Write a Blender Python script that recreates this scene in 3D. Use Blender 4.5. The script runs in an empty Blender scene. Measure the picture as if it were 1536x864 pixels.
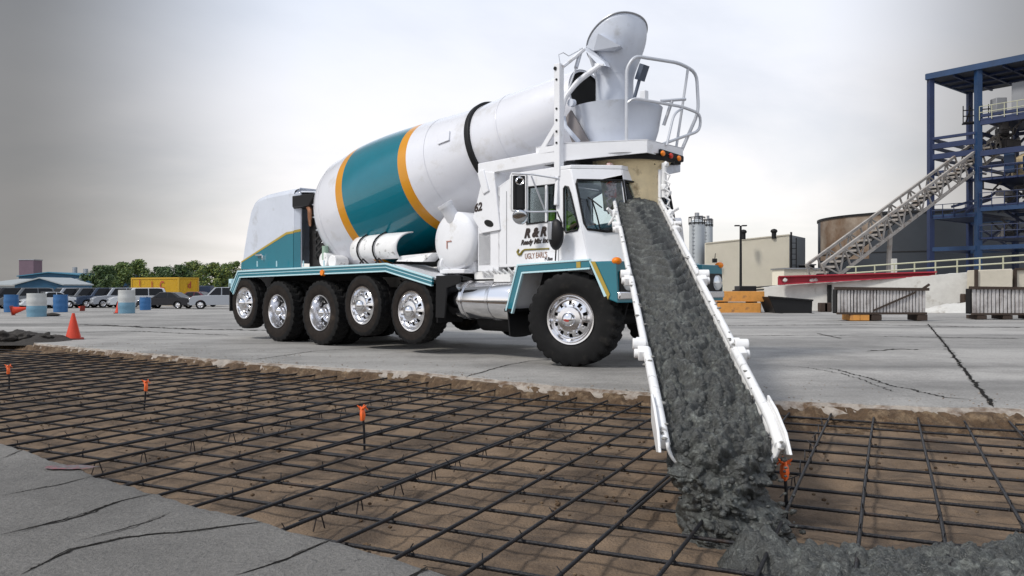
import bpy, bmesh, math, random
from mathutils import Vector, Matrix, noise, geometry
random.seed(7)
V = Vector
pi = math.pi
scn = bpy.context.scene
COL = scn.collection
CAMZ = 0.93
FPX = 1200.0

def P(px, py, Y):
    """world point on the sight line of a photo pixel at depth Y"""
    return V(((px-768)/FPX*Y, Y, CAMZ+(432-py)/FPX*Y))

# ------------------------------------------------------------------ materials
def mat(name, col, rough=0.5, metal=0.0, coat=0.0, var=0.0, vscale=3.0, bump=0.0, bscale=40.0,
        col2=None, c2scale=2.0, c2lo=0.45, c2hi=0.65, emit=None, spec=0.5, rvar=0.0):
    m = bpy.data.materials.new(name); m.use_nodes = True
    nt = m.node_tree; N = nt.nodes; L = nt.links
    b = N['Principled BSDF']
    b.inputs['Base Color'].default_value = (*col, 1)
    b.inputs['Roughness'].default_value = rough
    b.inputs['Metallic'].default_value = metal
    b.inputs['Coat Weight'].default_value = coat
    b.inputs['Coat Roughness'].default_value = 0.035; b.inputs['Coat IOR'].default_value = 1.5
    b.inputs['Specular IOR Level'].default_value = spec if not coat else 0.2
    tc = None
    if var or bump or col2 or rvar:
        tc = N.new('ShaderNodeTexCoord')
    last = None
    if col2:
        n = N.new('ShaderNodeTexNoise'); n.inputs['Scale'].default_value = c2scale; n.inputs['Detail'].default_value = 6
        n.inputs['Roughness'].default_value = 0.65
        L.new(tc.outputs['Object'], n.inputs['Vector'])
        r = N.new('ShaderNodeMapRange'); r.inputs[1].default_value = c2lo; r.inputs[2].default_value = c2hi
        L.new(n.outputs['Fac'], r.inputs[0])
        mx = N.new('ShaderNodeMix'); mx.data_type = 'RGBA'
        mx.inputs[6].default_value = (*col, 1); mx.inputs[7].default_value = (*col2, 1)
        L.new(r.outputs[0], mx.inputs[0]); last = mx.outputs[2]
    if var:
        n = N.new('ShaderNodeTexNoise'); n.inputs['Scale'].default_value = vscale; n.inputs['Detail'].default_value = 8
        n.inputs['Roughness'].default_value = 0.7
        L.new(tc.outputs['Object'], n.inputs['Vector'])
        r = N.new('ShaderNodeMapRange'); r.inputs[1].default_value = 0.25; r.inputs[2].default_value = 0.75
        r.inputs[3].default_value = 1-var; r.inputs[4].default_value = 1+var
        L.new(n.outputs['Fac'], r.inputs[0])
        mx = N.new('ShaderNodeVectorMath'); mx.operation = 'SCALE'
        if last: L.new(last, mx.inputs[0])
        else: mx.inputs[0].default_value = col
        L.new(r.outputs[0], mx.inputs['Scale']); last = mx.outputs[0]
    if last: L.new(last, b.inputs['Base Color'])
    if rvar:
        n = N.new('ShaderNodeTexNoise'); n.inputs['Scale'].default_value = 2.3; n.inputs['Detail'].default_value = 7
        L.new(tc.outputs['Object'], n.inputs['Vector'])
        r = N.new('ShaderNodeMapRange'); r.inputs[3].default_value = max(0.02, rough-rvar); r.inputs[4].default_value = rough+rvar
        L.new(n.outputs['Fac'], r.inputs[0]); L.new(r.outputs[0], b.inputs['Roughness'])
    if bump:
        n = N.new('ShaderNodeTexNoise'); n.inputs['Scale'].default_value = bscale; n.inputs['Detail'].default_value = 6
        L.new(tc.outputs['Object'], n.inputs['Vector'])
        bp = N.new('ShaderNodeBump'); bp.inputs['Strength'].default_value = bump; bp.inputs['Distance'].default_value = 0.02
        L.new(n.outputs['Fac'], bp.inputs['Height']); L.new(bp.outputs[0], b.inputs['Normal'])
    if emit:
        b.inputs['Emission Color'].default_value = (*emit[:3], 1); b.inputs['Emission Strength'].default_value = emit[3]
    return m

def glass_mat(name, tint, refl=1.0):
    m = bpy.data.materials.new(name); m.use_nodes = True
    nt = m.node_tree; N = nt.nodes; L = nt.links
    N.remove(N['Principled BSDF'])
    t = N.new('ShaderNodeBsdfTransparent'); t.inputs[0].default_value = (*tint, 1)
    g = N.new('ShaderNodeBsdfGlossy'); g.inputs['Roughness'].default_value = 0.02
    g.inputs['Color'].default_value = (0.9, 0.95, 1, 1)
    fr = N.new('ShaderNodeFresnel'); fr.inputs['IOR'].default_value = 1.5
    mm = N.new('ShaderNodeMath'); mm.operation = 'MULTIPLY'; mm.inputs[1].default_value = refl
    L.new(fr.outputs[0], mm.inputs[0])
    mx = N.new('ShaderNodeMixShader')
    L.new(mm.outputs[0], mx.inputs[0]); L.new(t.outputs[0], mx.inputs[1]); L.new(g.outputs[0], mx.inputs[2])
    L.new(mx.outputs[0], N['Material Output'].inputs['Surface'])
    return m

M = {}
M['white'] = mat('white_paint', (0.79, 0.80, 0.83), 0.3, coat=0.45, var=0.06, vscale=2, rvar=0.1, col2=(.56, .54, .50), c2scale=3.5, c2lo=.58, c2hi=.78)
M['drumwhite'] = mat('drum_white_paint', (0.72, 0.73, 0.78), 0.3, coat=1.0, var=0.045, vscale=1.6, bump=0.02, bscale=4, rvar=0.12, col2=(.55, .54, .53), c2scale=2.2, c2lo=.57, c2hi=.75)
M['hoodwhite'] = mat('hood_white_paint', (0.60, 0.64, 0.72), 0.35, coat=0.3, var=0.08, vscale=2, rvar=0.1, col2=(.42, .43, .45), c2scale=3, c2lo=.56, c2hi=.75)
M['chutewhite'] = mat('scuffed_white_paint', (0.78, 0.78, 0.78), 0.4, coat=0.2, var=0.10, vscale=6, bump=.08, bscale=25, col2=(0.27, 0.26, 0.245), c2scale=8, c2lo=0.60, c2hi=0.68)
M['teal'] = mat('teal_paint', (0.0, 0.15, 0.205), 0.3, coat=1.0, var=0.08, vscale=2, bump=0.01, bscale=5)
M['gold'] = mat('gold_paint', (0.62, 0.27, 0.02), 0.3, coat=0.5, var=0.06)
M['palegold'] = mat('pale_gold_paint', (0.42, 0.30, 0.05), 0.4)
M['trimlight'] = mat('light_trim_paint', (0.5, 0.72, 0.78), 0.3, coat=0.4)
M['black'] = mat('black_plastic', (0.009, 0.009, 0.010), 0.5, var=0.2, spec=.3)
M['machine'] = mat('oily_black_machinery', (0.014, 0.013, 0.013), 0.55, var=0.4, vscale=8, bump=0.3, bscale=30)
M['copper'] = mat('bare_copper_pipe', (0.65, 0.33, 0.2), 0.35, metal=0.8, var=0.2)
M['frame'] = mat('dark_chassis_paint', (0.012, 0.012, 0.013), 0.6, var=0.4, vscale=6, spec=.25)
M['rubber'] = mat('tyre_rubber', (0.009, 0.009, 0.0095), 0.7, var=0.4, vscale=7, bump=0.1, bscale=60, spec=0.2, col2=(0.03, 0.027, 0.024), c2scale=5, c2lo=.55, c2hi=.75)
M['rubberwall'] = mat('dusty_tyre_sidewall', (0.022, 0.018, 0.016), 0.85, var=0.4, vscale=9, bump=0.1, bscale=60, spec=0.15, col2=(0.06, 0.045, 0.035), c2scale=4, c2lo=.55, c2hi=.75)
M['alu'] = mat('polished_aluminium', (0.82, 0.82, 0.84), 0.16, metal=1.0, var=0.05, vscale=12, rvar=0.06)
M['chrome'] = mat('chrome', (0.86, 0.86, 0.88), 0.07, metal=1.0)
M['steel'] = mat('grey_steel', (0.35, 0.36, 0.38), 0.4, metal=0.7, var=0.15)
M['tube'] = mat('galvanised_tube', (0.55, 0.57, 0.61), 0.35, metal=0.3, var=0.1)
M['bore'] = mat('dark_drum_bore', (0.006, 0.006, 0.006), 0.9)
M['funnel'] = mat('cement_stained_funnel', (0.82, 0.68, 0.43), 0.6, var=0.15, vscale=5, col2=(0.2, 0.12, 0.05), c2scale=3.5, c2lo=0.52, c2hi=0.68)
M['amber'] = mat('amber_lens', (0.9, 0.24, 0.01), 0.2, coat=0.5)
M['redlens'] = mat('red_lens', (0.55, 0.03, 0.012), 0.2, coat=0.5)
M['lampglass'] = mat('headlamp_glass', (0.75, 0.78, 0.8), 0.1, metal=0.6, coat=0.6)
M['mirror'] = mat('mirror_glass', (0.55, 0.57, 0.6), 0.03, metal=1.0)
M['glass'] = glass_mat('window_glass', (0.90, 0.94, 0.95))
M['sideglass'] = glass_mat('side_window_glass', (0.85, 0.9, 0.9), 0.35)
M['carglass'] = mat('car_window', (0.008, 0.009, 0.011), 0.12, spec=0.25)
M['interior'] = mat('cab_interior', (0.02, 0.02, 0.022), 0.7, var=0.2)
M['ink'] = mat('black_lettering', (0.03, 0.018, 0.015), 0.5)
M['brownink'] = mat('brown_lettering', (0.30, 0.17, 0.12), 0.5)
M['redink'] = mat('red_lettering', (0.35, 0.03, 0.02), 0.5)
M['rebar'] = mat('dark_rebar_steel', (0.021, 0.021, 0.024), 0.5, metal=0.35, var=0.4, vscale=9, col2=(0.05, 0.03, 0.02), c2scale=4, c2lo=.55, c2hi=.72, bump=0.3, bscale=90, spec=.3)
M['tape'] = mat('orange_tape', (0.85, 0.15, 0.03), 0.5, var=0.15, vscale=20)
M['cone'] = mat('orange_cone_rubber', (0.62, 0.045, 0.012), 0.5, var=0.15, vscale=6)
M['conebase'] = mat('cone_base_rubber', (0.22, 0.02, 0.01), 0.6)
M['drumblue'] = mat('blue_plastic', (0.02, 0.11, 0.28), 0.45, var=0.15)
M['drumpale'] = mat('pale_blue_plastic', (0.13, 0.26, 0.35), 0.45, var=0.15)
M['drumwhiteplastic'] = mat('white_plastic', (0.45, 0.46, 0.45), 0.5, var=0.1)
M['skin'] = mat('skin', (0.5, 0.3, 0.22), 0.55)
M['hiviz'] = mat('hi_viz_cloth', (0.30, 0.62, 0.02), 0.8, var=0.15, vscale=12)
M['denim'] = mat('dark_trousers', (0.03, 0.04, 0.07), 0.85)
M['hair'] = mat('brown_hair', (0.03, 0.018, 0.01), 0.6)

# ------------------------------------------------------------------ mesh builder
class MB:
    def __init__(s): s.v = []; s.f = []; s.m = []
    def add(s, vs, fs, mi=0):
        o = len(s.v); s.v += [V(p) for p in vs]
        for k, f in enumerate(fs):
            s.f.append([o+i for i in f]); s.m.append(mi if not isinstance(mi, (list, tuple)) else mi[k])
        return s
    def box(s, c, size, R=None, mi=0):
        c = V(c); hx, hy, hz = [a/2 for a in size]
        vs = [V((x, y, z)) for x in (-hx, hx) for y in (-hy, hy) for z in (-hz, hz)]
        if R is not None: vs = [R @ p for p in vs]
        return s.add([p+c for p in vs], [(0,1,3,2),(4,6,7,5),(0,4,5,1),(2,3,7,6),(0,2,6,4),(1,5,7,3)], mi)
    def bar(s, p0, p1, w, h, mi=0, up=V((0,0,1))):
        p0 = V(p0); p1 = V(p1); a = (p1-p0).normalized()
        if abs(a.dot(up)) > .98: up = V((1,0,0))
        x = a.cross(up).normalized(); y = x.cross(a)
        vs = []
        for p in (p0, p1):
            for sx, sy in ((-1,-1),(1,-1),(1,1),(-1,1)): vs.append(p + x*sx*w/2 + y*sy*h/2)
        return s.add(vs, [(0,1,2,3),(7,6,5,4),(0,4,5,1),(1,5,6,2),(2,6,7,3),(3,7,4,0)], mi)
    def tube(s, pts, r, n=8, mi=0, closed=False):
        pts = [V(p) for p in pts]; k = len(pts)
        rs = r if isinstance(r, (list, tuple)) else [r]*k
        up = None; rings = []
        for i, p in enumerate(pts):
            if closed: t = pts[(i+1) % k]-pts[i-1]
            else: t = pts[min(i+1, k-1)]-pts[max(i-1, 0)]
            t.normalize()
            if up is None:
                up = V((0,0,1)) if abs(t.z) < .9 else V((1,0,0))
            x = t.cross(up).normalized(); up = x.cross(t).normalized()
            rings.append([p+(x*math.cos(a)+up*math.sin(a))*rs[i] for a in [2*pi*j/n for j in range(n)]])
        vs = [q for ring in rings for q in ring]; fs = []
        for i in range(k if closed else k-1):
            i2 = (i+1) % k
            for j in range(n):
                fs.append((i*n+j, i*n+(j+1) % n, i2*n+(j+1) % n, i2*n+j))
        if not closed:
            fs.append(tuple(reversed(range(n)))); fs.append(tuple((k-1)*n+j for j in range(n)))
        return s.add(vs, fs, mi)
    def cyl(s, p0, p1, r0, r1=None, n=24, mi=0):
        return s.tube([p0, p1], [r0, r0 if r1 is None else r1], n, mi)
    def lathe(s, prof, o, ax, n=48, mi=0, skip=None, rfun=None, capends=False):
        o = V(o); ax = V(ax).normalized()
        t = V((0,0,1)) if abs(ax.z) < .9 else V((1,0,0))
        x = ax.cross(t).normalized(); y = ax.cross(x)
        vs = []
        for i, (a, r) in enumerate(prof):
            for j in range(n):
                th = 2*pi*j/n; rr = r if rfun is None else rfun(i, j, r)
                vs.append(o+ax*a+(x*math.cos(th)+y*math.sin(th))*rr)
        fs = []; ms = []
        for i in range(len(prof)-1):
            for j in range(n):
                if skip and skip(i, j): continue
                fs.append((i*n+j, i*n+(j+1) % n, (i+1)*n+(j+1) % n, (i+1)*n+j))
                ms.append(mi(i) if callable(mi) else mi)
        if capends:
            fs.append(tuple(reversed(range(n)))); ms.append(mi(0) if callable(mi) else mi)
            k = len(prof)-1; fs.append(tuple(k*n+j for j in range(n))); ms.append(mi(k-1) if callable(mi) else mi)
        return s.add(vs, fs, ms)
    def panel(s, outer, holes=(), ext=(0,0,0), mi=0):
        """flat polygon with holes, thickened along ext"""
        loops = [[V(p) for p in outer]]+[[V(p) for p in h] for h in holes]
        tris = geometry.tessellate_polygon(loops)
        flat = [p for l in loops for p in l]; n = len(flat); e = V(ext)
        vs = flat+[p+e for p in flat]
        fs = [tuple(t) for t in tris]+[tuple(n+i for i in reversed(t)) for t in tris]
        o = 0
        for l in loops:
            k = len(l)
            for i in range(k):
                a, b = o+i, o+(i+1) % k
                fs.append((a, b, n+b, n+a))
            o += k
        return s.add(vs, fs, mi)
    def grid(s, fn, nu, nv, mi=0):
        vs = [fn(i, j) for i in range(nu) for j in range(nv)]
        fs = [(i*nv+j, (i+1)*nv+j, (i+1)*nv+j+1, i*nv+j+1) for i in range(nu-1) for j in range(nv-1)]
        return s.add(vs, fs, mi)
    def blob(s, c, r, sub=2, sc=(1,1,1), mi=0, amp=0.0, seed=0):
        bm = bmesh.new(); bmesh.ops.create_icosphere(bm, subdivisions=sub, radius=1)
        vs = []
        for v in bm.verts:
            q = v.co.copy(); k = 1+amp*noise.noise(q*1.7+V((seed*3.1, seed, 0)))
            vs.append(V(c)+V((q.x*sc[0], q.y*sc[1], q.z*sc[2]))*r*k)
        fs = [[v.index for v in f.verts] for f in bm.faces]; bm.free()
        return s.add(vs, fs, mi)
    def build(s, name, mats, parent=None, smooth=35, bevel=0.0, xf=None, loc=None, recalc=True, bseg=2):
        me = bpy.data.meshes.new(name)
        vs = [xf @ p for p in s.v] if xf is not None else s.v
        if loc is not None: vs = [p-V(loc) for p in vs]
        me.from_pydata([tuple(p) for p in vs], [], s.f)
        if not isinstance(mats, (list, tuple)): mats = [mats]
        for m in mats: me.materials.append(M[m] if isinstance(m, str) else m)
        me.polygons.foreach_set('material_index', s.m)
        if recalc:
            bm = bmesh.new(); bm.from_mesh(me); bmesh.ops.recalc_face_normals(bm, faces=bm.faces); bm.to_mesh(me); bm.free()
        if smooth:
            me.shade_smooth()
            if smooth < 180: me.set_sharp_from_angle(angle=math.radians(smooth))
        o = bpy.data.objects.new(name, me); COL.objects.link(o)
        if parent is not None: o.parent = parent
        if loc is not None: o.location = loc
        if bevel:
            b = o.modifiers.new('bevel', 'BEVEL'); b.width = bevel; b.segments = bseg; b.limit_method = 'ANGLE'; b.angle_limit = math.radians(40)
            b.harden_normals = False
        return o

def tag(o, label=None, cat=None, group=None, kind=None):
    if label: o['label'] = label
    if cat: o['category'] = cat
    if group: o['group'] = group
    if kind: o['kind'] = kind
    return o
def empty(name, loc=(0,0,0), rz=0.0):
    o = bpy.data.objects.new(name, None); COL.objects.link(o)
    o.location = loc; o.rotation_euler = (0, 0, rz); o.empty_display_size = 0.3
    return o
def copy_tree(o, parent=None):
    c = o.copy(); COL.objects.link(c)
    if parent is not None: c.parent = parent
    for ch in list(o.children): copy_tree(ch, c)
    return c
def text(name, body, size, parent, o, xdir, ydir, m, shear=0.0, bold=0.0, xs=1.0, ext=0.001, align='LEFT'):
    cu = bpy.data.curves.new(name, 'FONT'); cu.body = body; cu.size = size; cu.shear = shear; cu.offset = bold
    cu.extrude = ext; cu.align_x = align; cu.resolution_u = 3
    cu.materials.append(M[m])
    tmp = bpy.data.objects.new(name, cu); COL.objects.link(tmp); bpy.context.view_layer.update()
    me = bpy.data.meshes.new_from_object(tmp.evaluated_get(bpy.context.evaluated_depsgraph_get())); bpy.data.objects.remove(tmp); bpy.data.curves.remove(cu)
    me.name = name; ob = bpy.data.objects.new(name, me); COL.objects.link(ob)
    x = V(xdir).normalized(); z = x.cross(V(ydir)).normalized(); y = z.cross(x)
    R = Matrix((x*xs, y, z)).transposed().to_4x4(); R.translation = V(o)
    ob.parent = parent; ob.matrix_local = R
    return ob
def fbm(p, oct=4, h=0.5):
    a = 0.0; k = 1.0; q = V(p)
    for _ in range(oct): a += k*noise.noise(q); q = q*2.03; k *= h
    return a
def lerp(a, b, t): return a+(b-a)*t
def interp(xs, ys, x):
    if x <= xs[0]: return ys[0]+(ys[1]-ys[0])*(x-xs[0])/(xs[1]-xs[0])
    for i in range(len(xs)-1):
        if x <= xs[i+1]: return ys[i]+(ys[i+1]-ys[i])*(x-xs[i])/(xs[i+1]-xs[i])
    return ys[-1]+(ys[-1]-ys[-2])*(x-xs[-1])/(xs[-1]-xs[-2])
def smooth01(a, b, x):
    t = min(1, max(0, (x-a)/(b-a))); return t*t*(3-2*t)
# ------------------------------------------------------------------ camera, light, sky
cam = bpy.data.cameras.new('camera'); camo = bpy.data.objects.new('camera', cam); COL.objects.link(camo)
cam.sensor_width = 36; cam.lens = 36*FPX/1536; cam.clip_end = 6000; cam.clip_start = 0.05
camo.location = (0, 0, CAMZ); camo.rotation_euler = (pi/2, 0, 0)
scn.camera = camo
scn.view_settings.view_transform = 'Standard'; scn.view_settings.look = 'None'
scn.view_settings.gamma = 1; scn.view_settings.use_curve_mapping = False
scn.view_settings.exposure = 0.15
SUN_AZ = math.radians(-118)      # clockwise from +Y: the sun stands left of and a little behind the camera
SUN_EL = math.radians(48)
sd = V((math.sin(SUN_AZ)*math.cos(SUN_EL), math.cos(SUN_AZ)*math.cos(SUN_EL), math.sin(SUN_EL)))
sun = bpy.data.lights.new('sun', 'SUN'); sun.energy = 2.3; sun.angle = math.radians(9); sun.color = (1, 0.95, 0.87)
suno = bpy.data.objects.new('sun', sun); COL.objects.link(suno)
suno.rotation_euler = (-sd).to_track_quat('-Z', 'Y').to_euler(); suno.location = sd*50
w = bpy.data.worlds.new('World'); scn.world = w; w.use_nodes = True
nt = w.node_tree; N = nt.nodes; L = nt.links
bg = N['Background']; bg.inputs['Strength'].default_value = 0.1
sky = N.new('ShaderNodeTexSky'); sky.sky_type = 'NISHITA'; sky.sun_disc = False
sky.sun_elevation = SUN_EL; sky.sun_rotation = SUN_AZ; sky.air_density = 1.0; sky.dust_density = 1.5
tc = N.new('ShaderNodeTexCoord')
def mth(op, a, b=None, c=None):
    n = N.new('ShaderNodeMath'); n.operation = op
    for i, q in enumerate((a, b, c)):
        if q is None: continue
        if isinstance(q, (int, float)): n.inputs[i].default_value = q
        else: L.new(q, n.inputs[i])
    return n.outputs[0]
def mrange(a, lo, hi, o0=0.0, o1=1.0, smooth=True):
    n = N.new('ShaderNodeMapRange'); n.interpolation_type = 'SMOOTHSTEP' if smooth else 'LINEAR'
    L.new(a, n.inputs[0]); n.inputs[1].default_value = lo; n.inputs[2].default_value = hi
    n.inputs[3].default_value = o0; n.inputs[4].default_value = o1
    return n.outputs[0]
sx = N.new('ShaderNodeSeparateXYZ'); L.new(tc.outputs['Generated'], sx.inputs[0])
# cloud sheet: project the direction onto a flat layer so that streaks flatten towards the horizon
den = mth('ADD', mth('MAXIMUM', sx.outputs[2], 0.0), 0.16)
cx = mth('DIVIDE', sx.outputs[0], den); cy = mth('DIVIDE', sx.outputs[1], den)
cmb = N.new('ShaderNodeCombineXYZ'); L.new(cx, cmb.inputs[0]); L.new(cy, cmb.inputs[1])
def nz(scale, detail, rough, off):
    n = N.new('ShaderNodeTexNoise'); n.inputs['Scale'].default_value = scale; n.inputs['Detail'].default_value = detail
    n.inputs['Roughness'].default_value = rough; n.inputs['Distortion'].default_value = 0.4
    a = N.new('ShaderNodeVectorMath'); a.operation = 'ADD'; a.inputs[1].default_value = off
    L.new(cmb.outputs[0], a.inputs[0]); L.new(a.outputs[0], n.inputs['Vector']); return n.outputs['Fac']
n1 = nz(0.55, 7, 0.55, (3.1, 1.7, 0)); n2 = nz(0.23, 4, 0.5, (7.7, 4.2, 0))
cover = mrange(n1, 0.30, 0.62, 0.72, 1.0)
def mixc(f, a, b):
    n = N.new('ShaderNodeMix'); n.data_type = 'RGBA'
    if isinstance(f, float): n.inputs[0].default_value = f
    else: L.new(f, n.inputs[0])
    for i, q in ((6, a), (7, b)):
        if isinstance(q, tuple): n.inputs[i].default_value = (*q, 1)
        else: L.new(q, n.inputs[i])
    return n.outputs[2]
shade = mrange(n2, 0.35, 0.65)
cloud = mixc(shade, (7.2, 7.9, 9.2), (8.7, 8.9, 9.6))
# thin bright cloud low down over the plant on the right
hz = mrange(sx.outputs[2], 0.0, 0.34, 1.0, 0.0)
cloud = mixc(mth('MULTIPLY', hz, 0.85), cloud, (10.6, 10.0, 9.4))
# lens vignette painted into the sky colour: darker towards the left and right of view
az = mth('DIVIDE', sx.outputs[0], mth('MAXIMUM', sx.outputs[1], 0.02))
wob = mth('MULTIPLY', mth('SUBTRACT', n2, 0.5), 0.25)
dim_left = mrange(mth('ADD', az, wob), -0.64, -0.22, 1.0, 0.0)
dim_right = mrange(mth('ADD', az, wob), 0.36, 0.70, 0.0, 0.9)
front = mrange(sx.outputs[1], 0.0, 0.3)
bank = mth('MULTIPLY', mth('MAXIMUM', dim_left, dim_right), front)  # mask of the painted edge darkening, only ahead of the camera
thick = mixc(shade, (1.25, 1.23, 1.2), (1.65, 1.62, 1.56))  # dark tone of the painted vignette, not thicker cloud
skyc = mixc(cover, sky.outputs[0], cloud)
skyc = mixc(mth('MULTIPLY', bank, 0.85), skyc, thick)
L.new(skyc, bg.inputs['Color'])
# ------------------------------------------------------------------ the mixer truck
ANG = math.radians(43)
D2 = V((math.cos(ANG), -math.sin(ANG), 0)); R2 = V((-math.sin(ANG), -math.cos(ANG), 0))
F0 = V((1.465, 10.34, 0))
CAM = V((0, 0, CAMZ))
def ray(px, py): return V(((px-768)/FPX, 1, (432-py)/FPX))
def T(px, py, v):
    """truck-local point where the sight line meets the lengthwise plane v"""
    w = ray(px, py); t = (v+R2.dot(F0))/R2.dot(w); q = w*t-F0
    return V((D2.dot(q), -v, CAMZ+t*w.z))
def TU(px, py, u):
    w = ray(px, py); t = (u+D2.dot(F0))/D2.dot(w); q = w*t-F0
    return V((u, -R2.dot(q), CAMZ+t*w.z))
def Lc(u, v, z): return V((u, -v, z))

truck = empty('concrete_mixer_truck', F0, -ANG)
tag(truck, 'white and teal front discharge concrete mixer truck pouring concrete', 'truck')
W2L = (Matrix.Translation(F0) @ Matrix.Rotation(-ANG, 4, 'Z')).inverted()

# --- wheels -------------------------------------------------------
def make_tyre(R, W, ri, lugs, depth, chunky):
    mb = MB(); h = R-ri
    prof = [(-.36*W, ri-.005), (-.43*W, ri+.02), (-.485*W, ri+.22*h), (-.5*W, ri+.45*h), (-.49*W, ri+.68*h)]
    kind = [0]*5
    prof += [(-.475*W, ri+.82*h), (-.455*W, R-.022)]; kind += [1, 1]
    ys = [-.435+.87*k/14 for k in range(15)]
    prof += [(y*W, R-.006*(abs(y)/.435)**3) for y in ys]; kind += [2]*15
    for k in range(6, -1, -1):
        prof.append((-prof[k][0], prof[k][1])); kind.append(kind[k])
    n = lugs*6
    def rfun(i, j, r):
        k = kind[i]
        if k == 0: return r
        y = prof[i][0]/W
        if chunky:
            ph = (j+(2.2 if y > 0 else 0)+abs(y)*6.5) % 6
            g = ph < 2.2
            if k == 1: return r-(depth*.8 if (ph < 2.2) else 0)*(1 if r > R-.03 else .35)
            if abs(y) < .09: g = ((j*1.0+abs(y)*20) % 6) < 1.4
        else:
            ph = (j+abs(y)*4) % 6
            g = ph < 1.6 or .16 < abs(abs(y)-.02) < .20
            if k == 1: return r-(depth*.6 if ph < 1.6 else 0)*(1 if r > R-.03 else .3)
        return r-(depth if g else 0)
    side = len(prof)
    mb.lathe(prof, (0,0,0), (0,1,0), n, mi=lambda i: 1 if (i < 4 or i > side-6) else 0, rfun=rfun)
    return mb
def make_rim(ri, yo, convex, wide):
    """outer face towards -y"""
    mb = MB(); yo = -yo
    if convex:
        prof = [(yo-.005, ri+.012), (yo-.02, ri+.006), (yo-.018, ri-.012), (yo+.012, ri-.022), (yo+.03, ri-.05),
                (yo+.012, ri-.075), (yo+.0, ri-.095), (yo-.012, ri-.125), (yo-.018, .152), (yo-.05, .142), (yo-.055, .10), (yo-.06, .02)]
        hole = (5, 6)
    else:
        dp = wide
        prof = [(yo-.005, ri+.012), (yo-.02, ri+.006), (yo-.016, ri-.012), (yo+.02, ri-.025), (yo+dp*.6, ri-.035), (yo+dp, ri-.05),
                (yo+dp+.01, ri-.075), (yo+dp+.012, ri-.10), (yo+dp+.01, .15), (yo+dp-.01, .145), (yo+dp-.02, .10), (yo+dp-.02, .02)]
        hole = (5, 6)
    n = 60
    mb.lathe(prof, (0,0,0), (0,1,0), n, skip=lambda i, j: i in hole and (j % 6) in (0, 1))
    # dark brake drum seen through the hand holes, and the barrel behind
    mb.lathe([(.02 if not convex else yo+.09, .02), (.02 if not convex else yo+.09, ri-.03), (-yo, ri-.03), (-yo, .05)], (0,0,0), (0,1,0), 40, mi=1)
    return mb, prof
def make_wheel(name, R, W, ri, lugs, depth, chunky, convex, dual=False, hubred=False):
    yo = W*.40
    deep = .13
    mb, prof = make_rim(ri, yo, convex, deep)
    wheel = empty(name); wheel.parent = truck
    make_tyre(R, W, ri, lugs, depth, chunky).build('tyre', ['rubber', 'rubberwall' if not hubred else 'rubber'], wheel, smooth=30)
    mb.build('rim', ['alu', 'frame'], wheel, smooth=40)
    face = -yo-.018 if convex else -yo+deep-.005
    rn = .185 if convex else .18
    n0_ = None
    for k in range(10):
        a = 2*pi*(k+.5)/10
        if n0_ is None:
            nb = MB(); nb.cyl((0, 0, 0), (0, -.045, 0), .017, .014, 6); n0_ = nb.build('lug_nut', 'chrome', wheel, smooth=0); q_ = n0_
        else:
            q_ = n0_.copy(); COL.objects.link(q_); q_.parent = wheel
        q_.location = (math.cos(a)*rn, face+.012, math.sin(a)*rn)
    hb = MB()
    L_ = .09 if convex else .15
    hb.lathe([(face+.0, .098), (face-.02, .098), (face-.028, .086), (face-L_+.02, .08), (face-L_+.004, .066), (face-L_-.012, .04), (face-L_-.016, .001)], (0,0,0), (0,1,0), 32)
    hb.build('hub_cap', 'chrome', wheel, smooth=40)
    if hubred:
        q = MB(); q.panel([V((math.cos(a)*.036, face-L_-.014, math.sin(a)*.014-.012)) for a in [2*pi*k/20 for k in range(20)]], ext=(0, -.006, 0))
        q.build('hub_emblem', 'redink', wheel, smooth=0)
    if dual:
        t2 = make_tyre(R, W, ri, lugs, depth, chunky)
        t2.v = [p+V((0, W+.05, 0)) for p in t2.v]
        t2.build('inner_tyre', 'rubber', wheel, smooth=30).data.materials.append(M['rubberwall'])
    return wheel
def put_wheel(src, u, zc, vface, W, steer=0.0, first=False):
    near = src if first else copy_tree(src)
    near.location = (u, -(vface-W/2), zc); near.rotation_euler = (0, random.uniform(0, .6), steer)
    far = copy_tree(src)
    far.location = (u, vface-W/2, zc); far.rotation_euler = (0, random.uniform(0, .6), pi+steer)
    for o in (near, far): o.parent = truck
fw = make_wheel('wheel', .565, .40, .295, 26, .022, True, True, hubred=True)
put_wheel(fw, 0, .562, 1.22, .40, math.radians(15), True)
dw = make_wheel('wheel', .53, .28, .285, 26, .018, True, False, dual=True)
put_wheel(dw, -5.16, .527, 1.20, .28, 0, True)
put_wheel(dw, -6.46, .527, 1.20, .28)
pw = make_wheel('wheel', .47, .27, .285, 24, .012, False, True)
put_wheel(pw, -2.86, .60, 1.20, .27, 0, True)
put_wheel(pw, -4.02, .665, 1.20, .27)
put_wheel(pw, -7.60, .655, 1.20, .27)

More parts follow.
